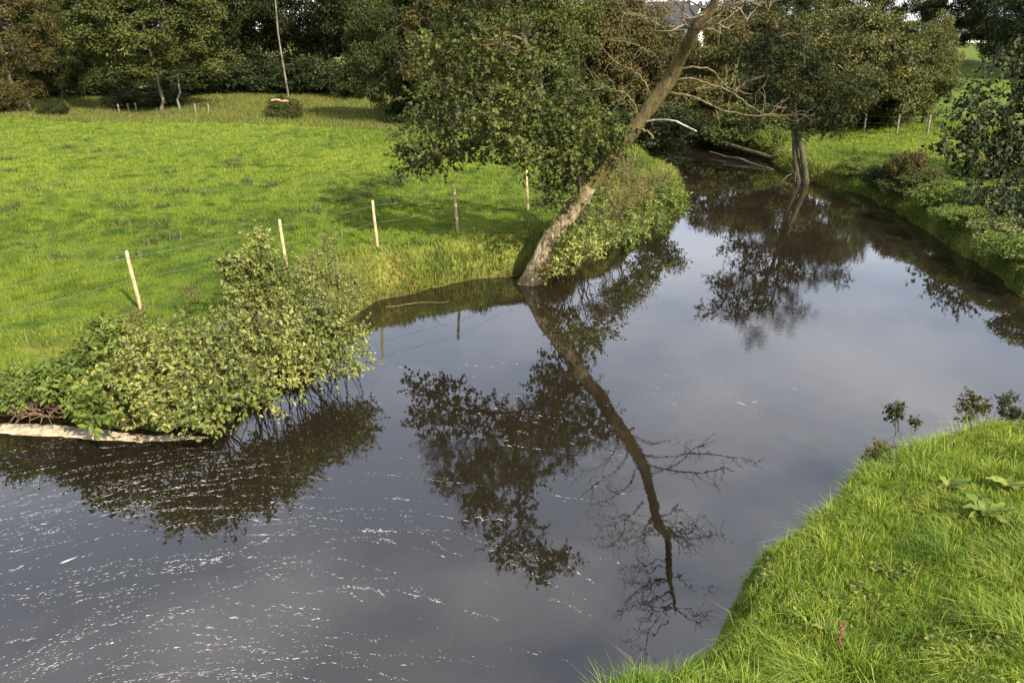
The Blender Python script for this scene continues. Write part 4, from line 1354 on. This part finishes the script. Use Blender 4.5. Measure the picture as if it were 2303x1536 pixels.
# ------------------------------------------------------------------ dead roots on the left bank
rootpile = thing('root_tangle', 'brown tangle of dead roots on the muddy bank above the foam', 'roots', at_z(90, 925, 0.3))
tb = Tubes()
for i in range(70):
    a = at_z(lg.uniform(30, 150), lg.uniform(900, 940), 0.32) - np.array(rootpile.location)
    e = a + np.array([lg.normal() * 0.28, lg.normal() * 0.15 - 0.1, lg.uniform(-0.15, 0.14)])
    tb.add(wander(a + [0, 0, .02], e + [0, 0, .05], 7, 0.2, lg, 0.04), np.linspace(0.012, 0.004, 7), 4)
obj('roots', tb.mesh('roots'), M['root'], rootpile)


# ------------------------------------------------------------------ dock plants, rush tufts
def big_leaf(L, W, curl, g):
    """One long wavy-edged leaf along +x."""
    n = 7
    s = np.linspace(0, 1, n)
    w = W * np.sin(np.pi * np.clip(s * 0.92 + 0.06, 0, 1)) ** 0.8 * 0.5
    z = L * (0.55 * s - curl * s ** 2)
    x = L * s * 0.9
    edge = 0.10 * W * np.sin(s * 19 + g.uniform(0, 6))
    l = np.stack([x, -w, z + 0.12 * W + edge], -1)
    c = np.stack([x, 0 * s, z], -1)
    r = np.stack([x, w, z + 0.12 * W - edge], -1)
    V = np.concatenate([l, c, r])
    i = np.arange(n - 1)
    F = np.concatenate([np.stack([i, i + n, i + n + 1, i + 1], -1), np.stack([i + n, i + 2 * n, i + 2 * n + 1, i + n + 1], -1)])
    return make_mesh('leaf', V, [F], np.clip(np.full(len(V), g.uniform(0.2, 1.0)), 0, 1), True)


g = np.random.default_rng(71)
leaf_kinds = [big_leaf(0.30, 0.10, 0.45, g), big_leaf(0.24, 0.09, 0.7, g), big_leaf(0.34, 0.11, 0.6, g), big_leaf(0.20, 0.08, 0.3, g)]
docks = (((2210, 1170), 13, 1.0, 'big dock plant with pale broad leaves on the near bank'), ((2130, 1110), 8, 0.7, 'smaller dock plant up-bank of the big one'),
         ((1860, 1440), 7, 0.55, 'low dock leaves beside the red seed stem'), ((1890, 1120), 7, 0.5, 'small dock rosette near the water side of the near bank'),
         ((2260, 1110), 9, 0.8, 'pale dock plant at the right edge of the near bank'))
for k, ((px, py), n, s, lab) in enumerate(docks):
    q = on_ground(px, py, 1.4)
    t = thing('dock_plant', lab, 'plant', q, 'dock plants on the near bank')
    for i in range(n):
        o = obj('leaf', leaf_kinds[int(g.integers(0, 4))], M['dock'], t, (0, 0, 0.05))
        o.rotation_euler = (g.normal() * 0.15, -0.15 - 0.35 * g.random(), i * 2.4 + g.normal() * 0.3)
        sc = s * g.uniform(0.75, 1.15)
        o.scale = (sc, sc, sc)
q = on_ground(1885, 1470, 1.4)
t = thing('seed_stem', 'rusty red dock seed stem standing in the near bank grass', 'plant', q)
tb = Tubes()
st_ = wander(np.zeros(3), np.array([0.02, 0.05, 0.24]), 8, 0.05, g)
tb.add(st_, np.linspace(0.005, 0.002, 8), 5)
obj('stem', tb.mesh('stem'), M['root'], t)
sd_ = clump_leaves(st_[2:], np.full(6, 0.022), 40, 0.012, g)
m_, nt_, out_ = new_mat('dock_seed')
p_ = nt_.nodes.new('ShaderNodeBsdfPrincipled')
p_.inputs['Roughness'].default_value = 0.8
nt_.links.new(ramp(nt_, [(0.3, (0.11, 0.045, 0.02)), (0.7, (0.20, 0.09, 0.04))], noise(nt_, 60)), p_.inputs['Base Color'])
nt_.links.new(p_.outputs[0], out_.inputs['Surface'])
obj('seeds', leaf_mesh('seeds', sd_, 0.8), m_, t)

g = np.random.default_rng(81)
rush = []
for k in range(4):
    n = 46
    a = g.uniform(0, 6.28, n)
    rr = 0.16 * np.sqrt(g.random(n))
    P = np.stack([np.cos(a) * rr * 1.5, np.sin(a) * rr, np.full(n, -0.02)], -1)
    rush.append(blade_mesh('rush_tuft', P, g.uniform(0.10, 0.24, n), np.full(n, 0.022), g, 0.7, (0, 0), 2))
spots = []
while len(spots) < 140:
    px, py = g.uniform(0, 1170), g.uniform(285, 600)
    if py > 640 - px * 0.18:
        continue
    q = on_ground(px, py, 0.9)
    if vnoise(q[0] * 0.22, q[1] * 0.22, 99) < g.uniform(-0.7, 0.5):
        continue
    if ground_sd(q[0], q[1]) < 1.6 or (px > 900 and py < 350):
        continue
    spots.append(q)
for k, q in enumerate(spots):
    o = obj('rush_tuft', rush[k % 4], M['rush'], None, q)
    o.rotation_euler = (0, 0, g.uniform(0, 6.28))
    s = g.uniform(0.35, 1.0) ** 1.3 * 1.6
    o.scale = (s, s, s * g.uniform(0.5, 1.1))
    tag(o, 'small dark tuft of coarse leaves in the meadow grass', 'grass tuft', 'dark tufts scattered over the meadow')

# ------------------------------------------------------------------ foam
g = np.random.default_rng(91)
up_e = [(-60, 948), (0, 952), (80, 955), (150, 958), (220, 966), (300, 976), (380, 980), (430, 981), (470, 984)]
lo_e = [(-60, 970), (0, 976), (80, 980), (150, 984), (220, 990), (300, 994), (380, 992), (430, 988), (470, 986)]
n = 140
U = spline([at_z(*q) for q in up_e], n)
Lw = spline([at_z(*q) for q in lo_e], n)
rows = 9
V = []
for j in range(rows):
    s = j / (rows - 1)
    ed = 0.028 * vnoise(np.linspace(0, 40, n), np.full(n, j * 0.9), 95)[:, None] * np.array([0.3, 1, 0])
    pz = U + (Lw - U) * s + ed
    pz[:, 2] = 0.005 + 0.014 * np.sin(np.pi * s) * (0.7 + 0.3 * vnoise(np.linspace(0, 60, n), np.full(n, j * 2.0), 96))
    V.append(pz)
V = np.concatenate(V)
ii = (np.arange(rows - 1)[:, None] * n + np.arange(n - 1)[None, :]).ravel()
tag(obj('foam_line', make_mesh('foam_line', V, [np.stack([ii, ii + n, ii + n + 1, ii + 1], -1)], smooth=True), M['foam']), 'cream foam gathered along the foot of the left bank', 'foam', kind='stuff')

# flecks drifting along eddy arcs
EC = np.array([-2.4, 2.6])
pts, siz, ang = [], [], []


def arc(x, y, L, cnt, size):
    d = np.array([x, y]) - EC
    r = np.linalg.norm(d)
    a0 = math.atan2(d[1], d[0])
    a = a0 + np.sort(g.uniform(-0.5, 0.5, cnt)) * L / r
    rr = r + np.cumsum(g.normal(size=cnt)) * 0.010 + g.normal(size=cnt) * 0.007 + 0.12 * np.sin(a * 6 + r * 2.3) + 0.03 * np.sin(a * 23 + r * 7) + g.normal() * 0.7 * (a - a0)
    pts.append(np.stack([EC[0] + np.cos(a) * rr, EC[1] + np.sin(a) * rr], -1))
    ang.append(a + np.pi / 2 + g.normal(size=cnt) * 0.25)
    siz.append(size * np.exp(g.normal(size=cnt) * 0.42))


for k in range(400):
    px = g.uniform(-20, 1350)
    py = g.uniform(1060, 1560)
    if g.random() > np.clip(1.15 - px / 1100, 0.12, 1):
        continue
    q = at_z(px, py)
    arc(q[0], q[1], g.uniform(0.2, 2.4), int(g.integers(5, 48)), 0.0034)
for k in range(55):
    q = at_z(g.uniform(0, 560), 990 + g.uniform(0, 200))
    arc(q[0], q[1], g.uniform(0.5, 2.6), int(g.integers(15, 70)), 0.0034)
for k in range(36):
    q = at_z(g.normal(1130, 140), g.normal(900, 70))
    arc(q[0], q[1], 0.8, int(g.integers(3, 12)), 0.005)
for k in range(20):
    q = at_z(g.normal(1600, 90), g.normal(880, 25))
    arc(q[0], q[1], 0.5, int(g.integers(2, 5)), 0.005)
for px, py, s in ((155, 1265, .018), (280, 1497, .02), (1665, 908, .022), (515, 1435, .015), (675, 1460, .018)):
    q = at_z(px, py)
    arc(q[0], q[1], 0.01, 1, s)
pts, siz, ang = np.concatenate(pts), np.concatenate(siz), np.concatenate(ang)
keep = river_sd(pts[:, 0], pts[:, 1]) < -0.35
pts, siz, ang = pts[keep], siz[keep], ang[keep]
n = len(pts)
k6 = np.arange(6) * np.pi / 3
elong = g.uniform(1.2, 4.2, n)
lx = np.cos(k6)[None] * siz[:, None] * elong[:, None] * g.uniform(0.75, 1.2, (n, 6))
ly = np.sin(k6)[None] * siz[:, None] * 0.55 * g.uniform(0.75, 1.2, (n, 6))
ca, sa = np.cos(ang)[:, None], np.sin(ang)[:, None]
rim = np.stack([pts[:, :1] + lx * ca - ly * sa, pts[:, 1:] + lx * sa + ly * ca, np.full((n, 6), 0.003)], -1)
cen = np.concatenate([pts, 0.003 + 0.35 * siz[:, None]], 1)[:, None]
V = np.concatenate([rim, cen], 1).reshape(-1, 3)
o7 = np.arange(n)[:, None, None] * 7
tri = np.array([[i, (i + 1) % 6, 6] for i in range(6)])[None]
tag(obj('foam_flecks', make_mesh('foam_flecks', V, [(o7 + tri).reshape(-1, 3)], smooth=True), M['fleck']), 'white foam flecks drifting in arcs on the river', 'foam', kind='stuff')
